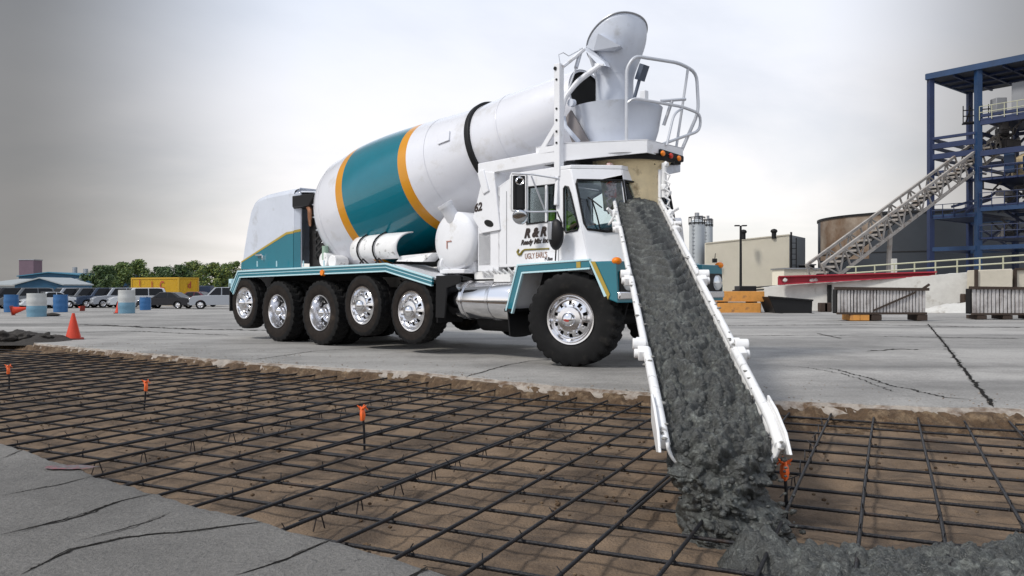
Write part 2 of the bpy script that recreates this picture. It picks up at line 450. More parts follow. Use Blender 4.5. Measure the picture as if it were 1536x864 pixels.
# --- chassis --------------------------------------------------------
mb = MB()
for s in (-1, 1):
    mb.box((-3.7, s*.43, .92), (8.6, .09, .28))
for u in (-7.9, -6.9, -5.8, -4.5, -3.3, -2.2, -1.0, .3): mb.box((u, 0, .92), (.12, .78, .22))
mb.box((-5.3, 0, 1.11), (5.4, .9, .12)); mb.box((-5.0, -.3, .95), (3.4, .25, .3)); mb.build('chassis_frame', 'frame', truck, bevel=.01)
for u, z in ((0,.56),(-5.16,.53),(-6.46,.53),(-2.86,.6),(-4.02,.665),(-7.6,.655)):
    mb = MB(); mb.tube([(u, -1.0, z), (u, -.3, z), (u, 0, z), (u, .3, z), (u, 1.0, z)], [.07, .09, .2 if u < -5 and u > -7 else .1, .09, .07], 14)
    mb.build('axle', 'frame', truck)
mb = MB()
for u in (-5.16, -6.46, -2.86, -4.02, -7.6):
    for s in (-1, 1):
        mb.tube([(u-.5, s*.5, .78), (u, s*.52, .70), (u+.5, s*.5, .80)], .035, 8)
        mb.cyl((u+.25, s*.55, .75), (u+.25, s*.55, .98), .1, .12, 14)
mb.build('suspension', 'machine', truck)
mb = MB(); mb.tube([(-3.4,-.75,.83), (-3.2,-.8,.95), (-3.0,-.8,1.03), (-2.85,-.8,.9), (-3.0,-.8,.8)], .012, 6)
mb.tube([(-3.7,-.7,1.05), (-3.3,-.75,.86), (-2.5,-.75,.95)], .015, 6)
mb.build('brake_hose', 'black', truck)
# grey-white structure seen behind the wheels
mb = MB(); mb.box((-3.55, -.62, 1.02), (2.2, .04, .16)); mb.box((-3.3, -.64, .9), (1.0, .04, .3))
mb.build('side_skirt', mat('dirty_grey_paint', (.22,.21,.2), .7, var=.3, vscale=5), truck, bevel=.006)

# --- deck over the rear axles --------------------------------------
prof = [T(346,436,1.22), T(357,409,1.22), T(579,397,1.22), T(649,417,1.22)]
prof[1].z = 1.235; prof[2].z = 1.285
def band(pl, up0, up1, v0, v1, mb, mi=0, flip=1):
    """strip following polyline pl (truck-local, in the plane v); up0..up1 measured square to it, thick v0..v1"""
    k = len(pl); nr = []
    for i in range(k):
        ns = []
        for a, b in ((i-1, i), (i, i+1)):
            if a >= 0 and b < k:
                t = (pl[b]-pl[a]); t.y = 0; t.normalize(); ns.append(V((-t.z, 0, t.x)))
        n = sum(ns, V((0,0,0))); n.normalize(); n = n/max(.3, n.dot(ns[0])); nr.append(n)
    vs = []
    for i in range(k):
        for up in (up0, up1):
            for v in (v0, v1):
                q = pl[i]+nr[i]*up; vs.append(V((q.x, -v*flip, q.z)))
    fs = []
    for i in range(k-1):
        a = i*4; b = a+4
        fs += [(a, a+1, b+1, b), (a+2, b+2, b+3, a+3), (a, b, b+2, a+2), (a+1, a+3, b+3, b+1)]
    fs += [(0, 2, 3, 1), (4*k-4, 4*k-3, 4*k-1, 4*k-2)]
    mb.add(vs, fs, mi)
for s in (1, -1):
    mb = MB(); band(prof, -.03, .0, .45, 1.21, mb, 0, s)
    dk = mb.build('deck_fender', 'white', truck, smooth=0, bevel=.005)
    mb = MB(); band(prof, -.095, -.002, 1.19, 1.222, mb, 0, s)
    mb.build('teal_band', 'teal', dk, smooth=0, bevel=.004)
    mb = MB(); band(prof, -.012, .014, 1.185, 1.232, mb, 0, s); band(prof, -.056, -.044, 1.185, 1.228, mb, 0, s); band(prof, -.118, -.096, 1.185, 1.226, mb, 0, s)
    mb.build('trim_strip', 'trimlight', dk, smooth=0, bevel=.004)
    mb = MB(); mb.box((-8.07, -s*1.02, .76), (.03, .42, .52)); mb.build('mud_flap', 'black', truck, bevel=.004)
    mb = MB(); q = T(676, 412, 1.18)
    mb.panel([Lc(-2.33, s*1.19, 1.1), Lc(-1.84, s*1.19, 1.1), Lc(-1.86, s*1.19, 1.0), Lc(-2.12, s*1.19, .93), Lc(-2.16, s*1.19, .52), Lc(-2.34, s*1.19, .52)], ext=(0, s*.03, 0))
    mb.panel([Lc(-2.33, s*.7, 1.09), Lc(-2.33, s*1.18, 1.09), Lc(-2.33, s*1.18, .45), Lc(-2.33, s*.7, .45)], ext=(.02, 0, 0))
    mb.build('mud_flap', 'black', truck, smooth=0, bevel=.004)
mb = MB(); q = T(486, 409, 1.2); mb.cyl(q, q+V((0,-.05,0)), .055, .045, 16); mb.build('marker_lamp', 'amber', truck)
mb = MB(); mb.box((-8.08, -1.17, 1.02), (.1, .1, .16)); mb.build('tail_bracket', 'trimlight', truck, bevel=.01)
mb = MB()
for px in (386, 415, 455, 486): q = T(px, 400, 1.15); mb.cyl(q, q+V((0,0,.1)), .012, .012, 8)
mb.build('deck_post', 'trimlight', truck)

# --- engine hood at the rear -----------------------------------------
def hood():
    vv = 1.02
    # side outline (u,z): near side, lower edge to roof
    so = [(-8.02, 1.27), (-7.98, 1.42), (-7.78, 2.02), (-7.62, 2.42), (-7.48, 2.53), (-7.2, 2.585), (-6.32, 2.60), (-6.22, 2.58), (-6.22, 1.27)]
    mb = MB(); n = len(so)
    cross = [(-1.02, 0), (-1.0, -.0), (-.93, .035), (.93, .035), (1.0, 0), (1.02, 0)]
    # loft: for each outline point a row across the truck, with rounded shoulders
    def row(u, z, top):
        out = []
        for v, up in ((1.02, -.10), (1.0, -.045), (.94, -.01), (.82, .01), (0, .03), (-.82, .01), (-.94, -.01), (-1.0, -.045), (-1.02, -.10)):
            out.append(Lc(u, v, z+(up if top else 0)))
        return out
    tops = [(-7.99, 1.40), (-7.9, 1.75), (-7.78, 2.12), (-7.66, 2.42), (-7.55, 2.54), (-7.42, 2.60), (-7.2, 2.635), (-6.8, 2.655), (-6.32, 2.665), (-6.2, 2.66)]
    rows = [row(u, z, True) for u, z in tops]
    k = len(rows[0])
    mb.grid(lambda i, j: rows[i][j], len(rows), k)
    for s in (1, -1):
        edge = [r[0] if s == 1 else r[-1] for r in rows]
        mb.panel([Lc(-8.0, s*1.02, 1.27)]+edge+[Lc(-6.2, s*1.02, 1.27)], ext=(0, s*.02, 0))
    mb.panel([Lc(-8.0, 1.02, 1.27), Lc(-8.0, -1.02, 1.27), rows[0][-1], rows[0][0]], ext=(.02, 0, 0))
    return mb
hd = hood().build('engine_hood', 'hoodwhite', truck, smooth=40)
for s in (1, -1):
    mb = MB(); mb.panel([Lc(-8.01, s*1.026, 1.28), Lc(-8.0, s*1.026, 1.40), Lc(-6.42, s*1.026, 1.86), Lc(-6.205, s*1.026, 1.87), Lc(-6.205, s*1.026, 1.28)], ext=(0, -s*.008, 0))
    mb.build('teal_panel', 'teal', hd, smooth=0)
    mb = MB(); mb.panel([Lc(-8.0, s*1.026, 1.405), Lc(-8.0, s*1.026, 1.43), Lc(-6.43, s*1.026, 1.905), Lc(-6.205, s*1.026, 1.915), Lc(-6.205, s*1.026, 1.875), Lc(-6.42, s*1.026, 1.865)], ext=(0, -s*.008, 0))
    mb.build('gold_stripe', 'palegold', hd, smooth=0)
# front end of the hood: bevelled corner post with light tint, inset dark opening
mb = MB()
for s in (1, -1):
    mb.panel([Lc(-6.2, s*1.02, 1.27), Lc(-6.12, s*.94, 1.27), Lc(-6.12, s*.94, 2.58), Lc(-6.2, s*1.02, 2.56)], ext=(0, s*.03, 0))
mb.panel([Lc(-6.2, 1.0, 2.56), Lc(-6.12, .94, 2.58), Lc(-6.12, -.94, 2.58), Lc(-6.2, -1.0, 2.56), Lc(-6.2, -.9, 2.66), Lc(-6.2, .9, 2.66)], ext=(.0, 0, .02))
mb.panel([Lc(-6.12, .94, 2.58), Lc(-5.7, .86, 2.55), Lc(-5.7, -.86, 2.55), Lc(-6.12, -.94, 2.58)], ext=(0, 0, .03))
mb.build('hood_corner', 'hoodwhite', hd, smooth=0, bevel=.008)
mb = MB(); mb.panel([Lc(-6.195, 1.028, 1.28), Lc(-6.11, .945, 1.28), Lc(-6.11, .945, 1.90), Lc(-6.195, 1.028, 1.88)], ext=(.004, -.006, 0)); mb.build('teal_panel', 'teal', hd, smooth=0)
mb = MB(); mb.panel([Lc(-6.195, 1.028, 1.885), Lc(-6.11, .945, 1.905), Lc(-6.11, .945, 1.95), Lc(-6.195, 1.028, 1.925)], ext=(.004, -.006, 0)); mb.build('gold_stripe', 'palegold', hd, smooth=0)
mb = MB(); mb.panel([Lc(-6.24, 1.035, 2.52), Lc(-6.24, 1.035, 2.34), Lc(-6.2, 1.035, 2.30), Lc(-5.85, .95, 2.34), Lc(-5.70, .92, 2.54)], ext=(0, .9, 0)); mb.build('air_intake', 'black', hd, smooth=0, bevel=.01)
mb = MB(); mb.box((-7.18, -1.05, 1.48), (.02, .05, .09)); mb.box((-7.3, -1.07, 1.53), (.22, .03, .03)); mb.build('latch', 'chrome', hd, bevel=.006)
# machinery between hood and drum
mb = MB()
mb.box((-5.95, 0, 1.75), (.4, 1.5, .95)); mb.box((-5.8, -.62, 1.55), (.42, .3, .5)); mb.box((-5.75, -.55, 2.1), (.3, .35, .5))
for k in range(26):
    c = V((-5.72+random.uniform(-.22, .2), -random.uniform(.3, .82), random.uniform(1.35, 2.3)))
    if k % 2: mb.cyl(c, c+V((random.uniform(-.1, .1), -.1, random.uniform(-.1, .12))), .05, .045, 10)
    else: mb.box(c, (.14, .12, .1))
for k in range(7):
    z = 1.4+.12*k; mb.tube([(-5.95, -.7, z), (-5.75, -.88, z+.1), (-5.6, -.8, z+.28)], .02, 6)
mb.build('engine_block', 'machine', truck, bevel=.008)
mb = MB(); q = T(464, 315, .84); mb.tube([q+V((-.03,0,.14)), q+V((0,-.03,.08)), q+V((.03,-.01,0)), q+V((.02,0,-.14)), q+V((-.05,.05,-.26))], [.035,.05,.045,.04,.03], 10); mb.build('exhaust_elbow', 'copper', truck)
mb = MB(); q = T(488, 378, .95); mb.cyl(q+V((0,0,-.13)), q+V((0,0,.1)), .055, .055, 16); mb.build('oil_canister', mat('pale_green_canister', (.3,.42,.33), .5), truck)

# --- drum -------------------------------------------------------------
AX0 = V((-4.05, 0, 2.52)); AX = V((1, 0, .257)).normalized()
KU = 1/AX.x
def ax(u): return (u+4.05)*KU
DP = [(-6.02, .02), (-6.02, .40), (-6.0, .47), (-5.93, .62), (-5.82, .80), (-5.68, .955), (-5.55, 1.045), (-5.44, 1.085), (-5.34, 1.10),
      (-4.83, 1.105), (-4.66, 1.10), (-4.4, 1.075), (-4.1, 1.035), (-3.8, .985), (-3.48, .925), (-3.32, .895), (-3.0, .83), (-2.7, .77), (-2.42, .715), (-2.26, .685)]
dm = MB()
def dmi(i):
    u = (DP[i][0]+DP[i+1][0])/2
    if -4.83 < u < -4.66 or -3.48 < u < -3.32: return 2
    if -4.66 < u < -3.48: return 1
    return 0
dm.lathe([(ax(u), r) for u, r in DP], AX0, AX, 128, mi=dmi)
drum = dm.build('mixer_drum', ['drumwhite', 'teal', 'gold'], truck, smooth=50)
mb = MB(); mb.lathe([(ax(-2.25), .665), (ax(-2.25), .725), (ax(-2.165), .725), (ax(-2.165), .60)], AX0, AX, 96); mb.build('track_ring', 'black', drum, smooth=30, bevel=.01)
mb = MB(); mb.lathe([(ax(-2.17), .68), (ax(-1.72), .635), (ax(-1.70), .632), (ax(-1.2), .565), (ax(-.57), .475), (ax(-.55), .465), (ax(-.55), .43)], AX0, AX, 96)
mb.build('drum_cone', 'drumwhite', drum, smooth=40)
mb = MB(); mb.lathe([(ax(-.547), .46), (ax(-.575), .44), (ax(-.60), .01)], AX0, AX, 48); mb.build('drum_bore', 'bore', drum, smooth=30)
mb = MB()
mb.lathe([(ax(-1.73), .640), (ax(-1.715), .643), (ax(-1.70), .636)], AX0, AX, 96)
mb.lathe([(ax(-5.36), 1.104), (ax(-5.345), 1.107), (ax(-5.33), 1.104)], AX0, AX, 128)
mb.lathe([(ax(-3.02), .840), (ax(-3.005), .838), (ax(-2.99), .833)], AX0, AX, 128)
mb.build('weld_seam', 'drumwhite', drum, smooth=60)
mb = MB()
x_ = AX.cross(V((0,0,1))).normalized(); y_ = x_.cross(AX)
for k in range(28):
    a = 2*pi*k/28; rr = 1.0; p = AX0+AX*ax(-5.62)+(x_*math.cos(a)+y_*math.sin(a))*rr
    nrm = ((x_*math.cos(a)+y_*math.sin(a))*.8-AX*.6).normalized()
    mb.cyl(p-nrm*.01, p+nrm*.02, .014, .012, 6)
mb.build('bolt_ring', 'steel', drum, smooth=0)
a0 = math.radians(-12)
mb = MB()
def dpt(u, r, a): return AX0+AX*ax(u)+(x_*math.cos(a)+y_*math.sin(a))*r
sgn = 1 if (x_).y < 0 else -1
def dang(deg): return math.radians(deg) if sgn == 1 else pi-math.radians(deg)
q = [dpt(-2.72, .78, dang(24)), dpt(-2.52, .742, dang(24)), dpt(-2.52, .742, dang(12)), dpt(-2.72, .78, dang(12))]
c_ = sum(q, V((0,0,0)))/4; nn = (c_-(AX0+AX*(c_-AX0).dot(AX))).normalized()
mb.panel(q, ext=nn*.018); mb.build('hatch_plate', 'drumwhite', drum, smooth=0)

# --- stored chute extension with straps, small cylinders on the deck ----
mb = MB()
def shell(i, j):
    u = -4.55+1.15*i/9; a = math.radians(-38+125*j/18)
    return Lc(u, .80+.36*math.cos(a)-.12, 1.53+.36*math.sin(a)*.72)
mb.grid(shell, 10, 19)
ext = mb.build('stored_chute_extension', 'chutewhite', truck, smooth=60)
ext.modifiers.new('solid', 'SOLIDIFY').thickness = .02
for u in (-4.33, -3.93):
    mb = MB(); mb.tube([Lc(u+(-.05 if k > 8 else 0), .80+.385*math.cos(a)-.12, 1.53+.385*math.sin(a)*.72) for k, a in enumerate([math.radians(-48+ (138/10)*k) for k in range(11)])], .013, 6)
    mb.tube([Lc(u, 1.0, 1.32), Lc(u+.1, 1.02, 1.38), Lc(u+.28, 1.05, 1.30)], .014, 6)
    mb.build('rubber_strap', 'black', ext)
mb = MB(); mb.panel([Lc(-3.5, .95, 1.33), Lc(-3.4, .95, 1.41), Lc(-2.72, .9, 1.44), Lc(-2.9, .95, 1.31)], ext=(0, .25, .01)); mb.build('chute_tray', 'chutewhite', truck, smooth=0, bevel=.006)
mb = MB()
mb.cyl(Lc(-5.35, .72, 1.40), Lc(-5.35, 1.0, 1.40), .12, .12, 24); mb.cyl(Lc(-5.1, .74, 1.36), Lc(-5.1, 1.0, 1.36), .11, .11, 24)
mb.build('drum_roller', 'chutewhite', truck, bevel=.01)
mb = MB(); mb.cyl(Lc(-2.78, .6, 1.26), Lc(-2.3, .98, 1.26), .13, .13, 24); mb.build('air_reservoir', 'white', truck, bevel=.02)
mb = MB()
mb.panel([Lc(-5.6, .3, 1.28), Lc(-2.3, .3, 1.28), Lc(-2.3, .3, 1.6), Lc(-2.6, .3, 1.9), Lc(-2.9, .3, 1.6), Lc(-4.4, .3, 1.35), Lc(-5.6, .3, 1.45)], ext=(0, .6, 0))
mb.build('drum_cradle', 'frame', truck, smooth=0)

# --- water tank ------------------------------------------------------
tb = MB(); zc = 1.585
ta = V((0, -1, 0))
tb.lathe([(-1.05, .02), (-1.05, .36), (-.98, .405), (0.0, .405), (.03, .40), (.065, .36), (.09, .25), (.10, .1), (.102, .005)], Lc(-2.16, .97, zc), Lc(0, 1, 0), 56)
wt = tb.build('water_tank', 'white', truck, smooth=40)
n0 = Lc(-2.2, 1.0, zc+.33); nd = Lc(-.22, .42, .75).normalized()
mb = MB(); mb.lathe([(-.08, .10), (.17, .10), (.17, .112), (.215, .112), (.215, .085), (.14, .08), (.14, .01)], n0, nd, 28); mb.build('filler_neck', 'white', wt, smooth=35)
mb = MB(); mb.lathe([(.145, .001), (.145, .082)], n0, nd, 28); mb.build('filler_cap', 'frame', wt)
mb = MB(); q = Lc(-2.19, 1.078, zc-.06); mb.box(q+V((0, 0, .05)), (.10, .006, .014)); mb.box(q+V((-.04, 0, .0)), (.014, .006, .1)); mb.build('stamped_mark', mat('red_brown_mark', (.45,.2,.15), .6), wt)
mb = MB(); mb.box(Lc(-2.16, .6, 1.16), (.5, .9, .06)); mb.box(Lc(-2.16, .3, 1.22), (.6, .08, .14)); mb.box(Lc(-2.16, .85, 1.22), (.6, .08, .14)); mb.build('tank_saddle', 'white', truck, bevel=.01)

# --- fuel tank -------------------------------------------------------
mb = MB(); mb.lathe([(0, .02), (0, .22), (.015, .255), (.03, .262), (1.17, .262), (1.185, .255), (1.2, .22), (1.22, .02)], Lc(-2.22, .86, .77), (1, 0, 0), 48)
ft = mb.build('fuel_tank', 'chrome', truck, smooth=40)
for u in (-1.93, -1.43):
    mb = MB(); mb.lathe([(-.025, .264), (-.025, .274), (.025, .274), (.025, .264)], Lc(u, .86, .77), (1, 0, 0), 48); mb.build('tank_strap', 'alu', ft, smooth=30)
mb = MB(); q = Lc(-1.02, 1.0, .72); mb.tube([q+V((-.0,0,.2)), q+V((.04,-.05,.1)), q+V((.04,-.05,-.06)), q+V((0,0,-.14)), q+V((-.07,0,-.16))], .03, 10); mb.build('exhaust_pipe', 'chrome', truck)
mb = MB(); mb.lathe([(0, .05), (0, .17), (.6, .17), (.6, .05)], Lc(-2.0, .55, .5), (1, 0, 0), 30); mb.build('air_tank', 'frame', truck, smooth=35)
mb = MB()
mb.box(Lc(-1.45, .62, 1.1), (.9, .5, .10)); mb.box(Lc(-1.0, .72, .95), (.12, .5, .5)); mb.box(Lc(-1.25, .9, 1.06), (.3, .2, .1))
for k in range(9): mb.tube([Lc(-1.6+.09*k, .95, 1.1), Lc(-1.57+.09*k, 1.02, 1.15+.02*(k % 3)), Lc(-1.52+.09*k, .95, 1.1)], .014, 6)
mb.build('side_step', 'chutewhite', truck, bevel=.008)

# --- cab -----------------------------------------------------------
VC = .96
def TC(px, py): return T(px, py, VC)
rear_u = TC(747, 287).x
Bt = TC(856, 262); Bb = V((TC(884, 396).x, -VC, 1.22))
zt = 2.40
def side_pts(s):
    o = [V((rear_u, -VC, 1.2)), Bb, TC(872, 342), V((Bt.x, -VC, zt-.02)), V((-.95, -VC, zt)), V((-1.12, -VC, zt-.03)), V((rear_u, -VC, 2.27))]
    win = [TC(790.5, 281), TC(833, 276.5), TC(834, 331), TC(790.5, 336)]
    qw = [TC(846, 283), TC(848, 279.5), TC(852.5, 280.5), TC(856, 290), TC(868, 340), TC(866.5, 345), TC(849, 348.5), TC(846.5, 345)]
    f = (lambda q: V((q.x, q.y*s, q.z)))
    return [f(q) for q in o], [f(q) for q in win], [f(q) for q in qw]
cab_mb = MB(); wins = []
for s in (1, -1):
    o, wn, qw = side_pts(s)
    if s == -1: wn = [V((-1.27, VC, 2.26)), V((-1.1, VC, 2.335)), V((-.20, VC, 2.335)), V((-.14, VC, 1.64)), V((-1.24, VC, 1.62))]; qw = [V((-.13, VC, 2.1)), V((-.08, VC, 2.1)), V((-.03, VC, 1.66)), V((-.08, VC, 1.66))]
    cab_mb.panel(o, [wn, qw], ext=(0, s*.045, 0)); wins.append((s, wn, qw))
# rear wall and roof
RW = [(.22, 1.72), (.86, 1.72), (.86, 2.22), (.22, 2.22)]
cab_mb.panel([V((rear_u, -VC, 1.2)), V((rear_u, -VC, 2.27)), V((rear_u, VC, 2.27)), V((rear_u, VC, 1.2))], [[V((rear_u, y_, z_)) for y_, z_ in RW]], ext=(.04, 0, 0))
Ct = V((.30, -.50, zt-.02)); Cb = V((.52, -.55, 1.22))
cab_mb.panel([V((rear_u, -VC, 2.27)), V((-1.12, -VC, zt-.03)), V((-1.12, VC, zt-.03)), V((rear_u, VC, 2.27))], ext=(.02, 0, -.03))
cab_mb.panel([V((-1.12, -VC, zt-.03)), V((Bt.x, -VC, zt-.02)), Ct, V((Ct.x, .5, Ct.z)), V((Bt.x, VC, zt-.02)), V((-1.12, VC, zt-.03))], ext=(0, 0, .05))
# angled front quarter panels and the front, each with its windscreen opening
def on(bl, br, tr, tl, s_, t_): return lerp(lerp(bl, br, s_), lerp(tl, tr, s_), t_)
wsc = []
for s in (1, -1):
    f = (lambda q: V((q.x, q.y*s, q.z)))
    tl = f(V((Bt.x, -VC, zt-.02))); bl = f(Bb); tr = f(Ct); br = f(Cb)
    A_ = lambda a, b: on(bl, br, tr, tl, a, b)
    hole = [A_(.10, .36), A_(.06, .42), A_(.055, .84), A_(.08, .88), A_(.985, .88), A_(.985, .35), A_(.5, .335)]
    nrm = (br-bl).cross(tl-bl).normalized()
    if nrm.x < 0: nrm = -nrm
    cab_mb.panel([bl, br, tr, tl], [hole], ext=-nrm*.05)
    wsc.append((hole, nrm))
tl = V((Ct.x, -.5, Ct.z)); tr = V((Ct.x, .5, Ct.z)); bl = V((Cb.x, -.55, 1.22)); br = V((Cb.x, .55, 1.22))
A_ = lambda a, b: on(bl, br, tr, tl, a, b)
hole = [A_(.02, .35), A_(.02, .88), A_(.98, .88), A_(.98, .35)]
nrm = (br-bl).cross(tl-bl).normalized()
if nrm.x < 0: nrm = -nrm
cab_mb.panel([bl, br, tr, tl], [hole], ext=-nrm*.05); wsc.append((hole, nrm))
cab = cab_mb.build('cab', 'white', truck, smooth=30, bevel=.012)
for hole, nrm in wsc:
    mb = MB(); mb.panel([q-nrm*.025 for q in hole], ext=-nrm*.004); wsn = mb.build('windscreen', 'glass', cab, smooth=0)
    mb = MB(); mb.tube([q+nrm*.004 for q in hole], .016, 6, closed=True); mb.build('rubber_seal', 'black', wsn)
for s, wn, qw in wins:
    mb = MB(); mb.panel([q+V((0, s*.02, 0)) for q in wn], ext=(0, s*.004, 0)); wo = mb.build('side_window', 'sideglass', cab, smooth=0)
    mb = MB(); mb.tube([q-V((0, s*.003, 0)) for q in wn], .014, 6, closed=True)
    mb.build('rubber_seal', 'black', wo)
    mb = MB(); m0 = TC(820, 278); m1 = TC(820.5, 333); mb.box(((m0.x+m1.x)/2, -s*(VC+.004), (m0.z+m1.z)/2), (.035, .03, m0.z-m1.z)); mb.build('window_bar', 'white', wo, bevel=.005)
    mb = MB(); mb.panel([q+V((0, s*.02, 0)) for q in qw], ext=(0, s*.004, 0)); wo = mb.build('quarter_window', 'sideglass', cab, smooth=0)
    mb = MB(); mb.tube([q-V((0, s*.003, 0)) for q in qw], .013, 6, closed=True); mb.build('rubber_seal', 'black', wo)
mb = MB(); mb.panel([V((rear_u+.02, y_, z_)) for y_, z_ in RW], ext=(.004, 0, 0)); mb.build('rear_window', 'glass', cab, smooth=0)
# interior
mb = MB(); mb.box((-.55, 0, 1.235), (1.45, 1.8, .03)); mb.panel([V((rear_u+.05, -.9, 1.25)), V((rear_u+.05, .9, 1.25)), V((rear_u+.05, .9, 2.25)), V((rear_u+.05, -.9, 2.25))], [[V((rear_u+.05, y_, z_)) for y_, z_ in RW]], ext=(.01, 0, 0))
mb.box((-1.05, -.36, 1.42), (.4, .5, .12)); mb.box((-1.2, -.36, 1.75), (.1, .48, .6))
mb.build('cab_lining', 'interior', cab, smooth=0, bevel=.01)
mb = MB()
mb.panel([Lc(.0, .85, 1.62), Lc(.34, .5, 1.70), Lc(.34, -.5, 1.70), Lc(.0, -.85, 1.62)], ext=(0, 0, .06))
mb.build('dashboard', 'teal', cab, smooth=0, bevel=.015)
mb = MB(); mb.tube([V((-.45, -.36, 1.62))+V((math.cos(a)*.2*.55, math.sin(a)*.2, math.cos(a)*.17)) for a in [2*pi*k/24 for k in range(24)]], .016, 8, closed=True)
mb.tube([(-.45, -.36, 1.62), (-.2, -.36, 1.45)], .03, 8); mb.build('steering_wheel', 'black', cab)
# nose below the windscreen: white upper part, teal lower panel
def nose(z0, z1, m, name, k=1.0, off=.0):
    mb = MB()
    pl = [(Bb.x+.02, -VC*k), (Cb.x+.06+off, -.56*k), (Cb.x+.10+off, 0), (Cb.x+.06+off, .56*k), (Bb.x+.02, VC*k), (-.2, VC*k-.02), (-.2, -VC*k+.02)]
    mb.panel([V((a, b, z0)) for a, b in pl], ext=(0, 0, z1-z0)); return mb.build(name, m, truck, smooth=0, bevel=.015)
nose(.78, 1.215, 'white', 'front_panel')
mb = MB(); mb.box((.72, 0, .80), (.12, 1.3, .1)); mb.box((.6, 0, .70), (.3, .9, .2)); mb.build('front_crossmember', 'frame', truck, bevel=.01)
# wiper
mb = MB(); a_ = T(878, 302, .86); 
hole, nrm = wsc[0]
w0 = hole[0]*.35+hole[6]*.65+nrm*.03; w1 = w0+V((-.06, -.09, .36)) 
mb.tube([w0, lerp(w0, w1, .5)+nrm*.03, w1], .009, 6); mb.tube([w1+V((-.10, .05, .04)), w1, w1+V((.12, .04, -.10))], .008, 6); mb.build('wiper', 'black', cab)
# fender over the front wheel, with teal band
for s in (1, -1):
    fp = [Lc(-.95, 1.22, .64), Lc(-.755, 1.22, 1.205), Lc(.36, 1.22, 1.245)]
    mb = MB(); band(fp, -.035, -.005, .75, 1.215, mb, 0, s)
    fd = mb.build('front_fender', 'white', truck, smooth=0, bevel=.005)
    mb = MB(); band(fp, -.075, .0, 1.20, 1.224, mb, 0, s); mb.build('teal_band', 'teal', fd, smooth=0, bevel=.003)
    mb = MB(); band(fp, .001, .022, 1.19, 1.236, mb, 0, s); band(fp, -.10, -.078, 1.19, 1.232, mb, 0, s); mb.build('trim_strip', 'trimlight', fd, smooth=0, bevel=.004)
    mb = MB(); mb.box(Lc(.20, s*1.228, 1.20), (.06, .006, .07), R=Matrix.Rotation(-.036*1, 3, 'Y')); mb.build('gold_stripe', 'palegold', fd)
    mb = MB(); mb.panel([Lc(-.93, s*.76, .6), Lc(-.74, s*.76, 1.18), Lc(.36, s*.76, 1.21), Lc(.6, s*.76, .85), Lc(.5, s*.76, .55), Lc(-.9, s*.76, .5)], ext=(0, s*.02, 0)); mb.build('wheel_arch_liner', 'frame', fd, smooth=0)
    mb = MB(); mb.panel([Lc(-.97, s*1.2, .66), Lc(-.97, s*.8, .66), Lc(-.93, s*.8, .32), Lc(-.93, s*1.2, .32)], ext=(.02, 0, 0)); mb.box(Lc(-.93, s*1.0, .65), (.12, .46, .04)); mb.build('mud_flap', 'black', truck, smooth=0)
    # headlamp block
    hp = [Lc(.36, s*1.21, 1.235), Lc(.72, s*1.21, 1.235), Lc(.74, s*1.21, .76), Lc(.62, s*1.21, .80)]
    mb = MB(); mb.panel(hp, ext=(0, s*.52, 0)); hb = mb.build('headlamp_block', 'teal', truck, smooth=0, bevel=.012)
    mb = MB(); mb.panel([Lc(.355, s*1.214, 1.235), Lc(.43, s*1.214, 1.235), Lc(.64, s*1.214, .86), Lc(.615, s*1.214, .80)], ext=(0, -s*.006, 0)); mb.build('gold_stripe', 'palegold', hb, smooth=0)
    mb = MB(); mb.panel([Lc(.34, s*1.215, 1.26), Lc(.375, s*1.215, 1.26), Lc(.375, s*1.215, 1.23), Lc(.60, s*1.215, .84), Lc(.565, s*1.215, .83)], ext=(0, -s*.012, 0)); mb.build('trim_strip', 'trimlight', hb, smooth=0)
    mb = MB(); mb.box(Lc(.735, s*.97, 1.0), (.03, .4, .24)); hz_ = mb.build('headlamp_housing', 'black', hb, bevel=.02)
    mb = MB(); mb.lathe([(0, .10), (.02, .098), (.035, .08), (.042, .001)], Lc(.75, s*1.02, 1.0), (1, 0, 0), 28); mb.build('headlamp', 'lampglass', hb, smooth=60)
    mb = MB(); mb.blob(Lc(.70, s*1.17, 1.235+.0), .06, 2, (1, 1, .75)); mb.build('turn_signal', 'amber', hb, smooth=180)
    mb = MB(); mb.box(Lc(.70, s*.95, .845), (.13, .5, .09)); mb.build('bumper_end', 'alu', hb, bevel=.015)
# lettering on the door
tz = TC(781, 357).z
def dtext(body, px, py, size, m, shear, bold, xs=1.0):
    q = TC(px, py); q.y -= .004
    text('lettering', body, size, cab, q, (1, 0, 0.035), (0, 0, 1), m, shear, bold, xs)
dtext('R & R', 786.5, 356.5, .155, 'ink', .35, .010, .98)
dtext('Ready Mix Inc', 781.5, 367.5, .088, 'ink', .35, .004, .92)
dtext("UGLY EARL'S", 787.5, 388.5, .10, 'brownink', 0, .001, .66)
dtext('& Son', 816.5, 391, .055, 'ink', .35, .003, 1.0)
mb = MB()
h0 = [TC(778.5, 374), TC(776.5, 378), TC(778.5, 381.8), TC(781.5, 381.5), TC(784, 377), TC(787, 374.6), TC(800, 374), TC(824, 373)]
mb.tube([q+V((0, -.004, 0)) for q in h0], [.014, .016, .018, .018, .014, .012, .012, .010], 8)
mb.build('hook_emblem', mat('hook_gold', (.20,.16,.02), .5), cab)
# door seam and handle
mb = MB(); mb.box((TC(760, 350).x, -VC-.002, 1.72), (.006, .006, .95)); mb.box((TC(838, 350).x, -VC-.002, 1.45), (.006, .006, .42)); mb.build('door_seam', 'steel', cab)
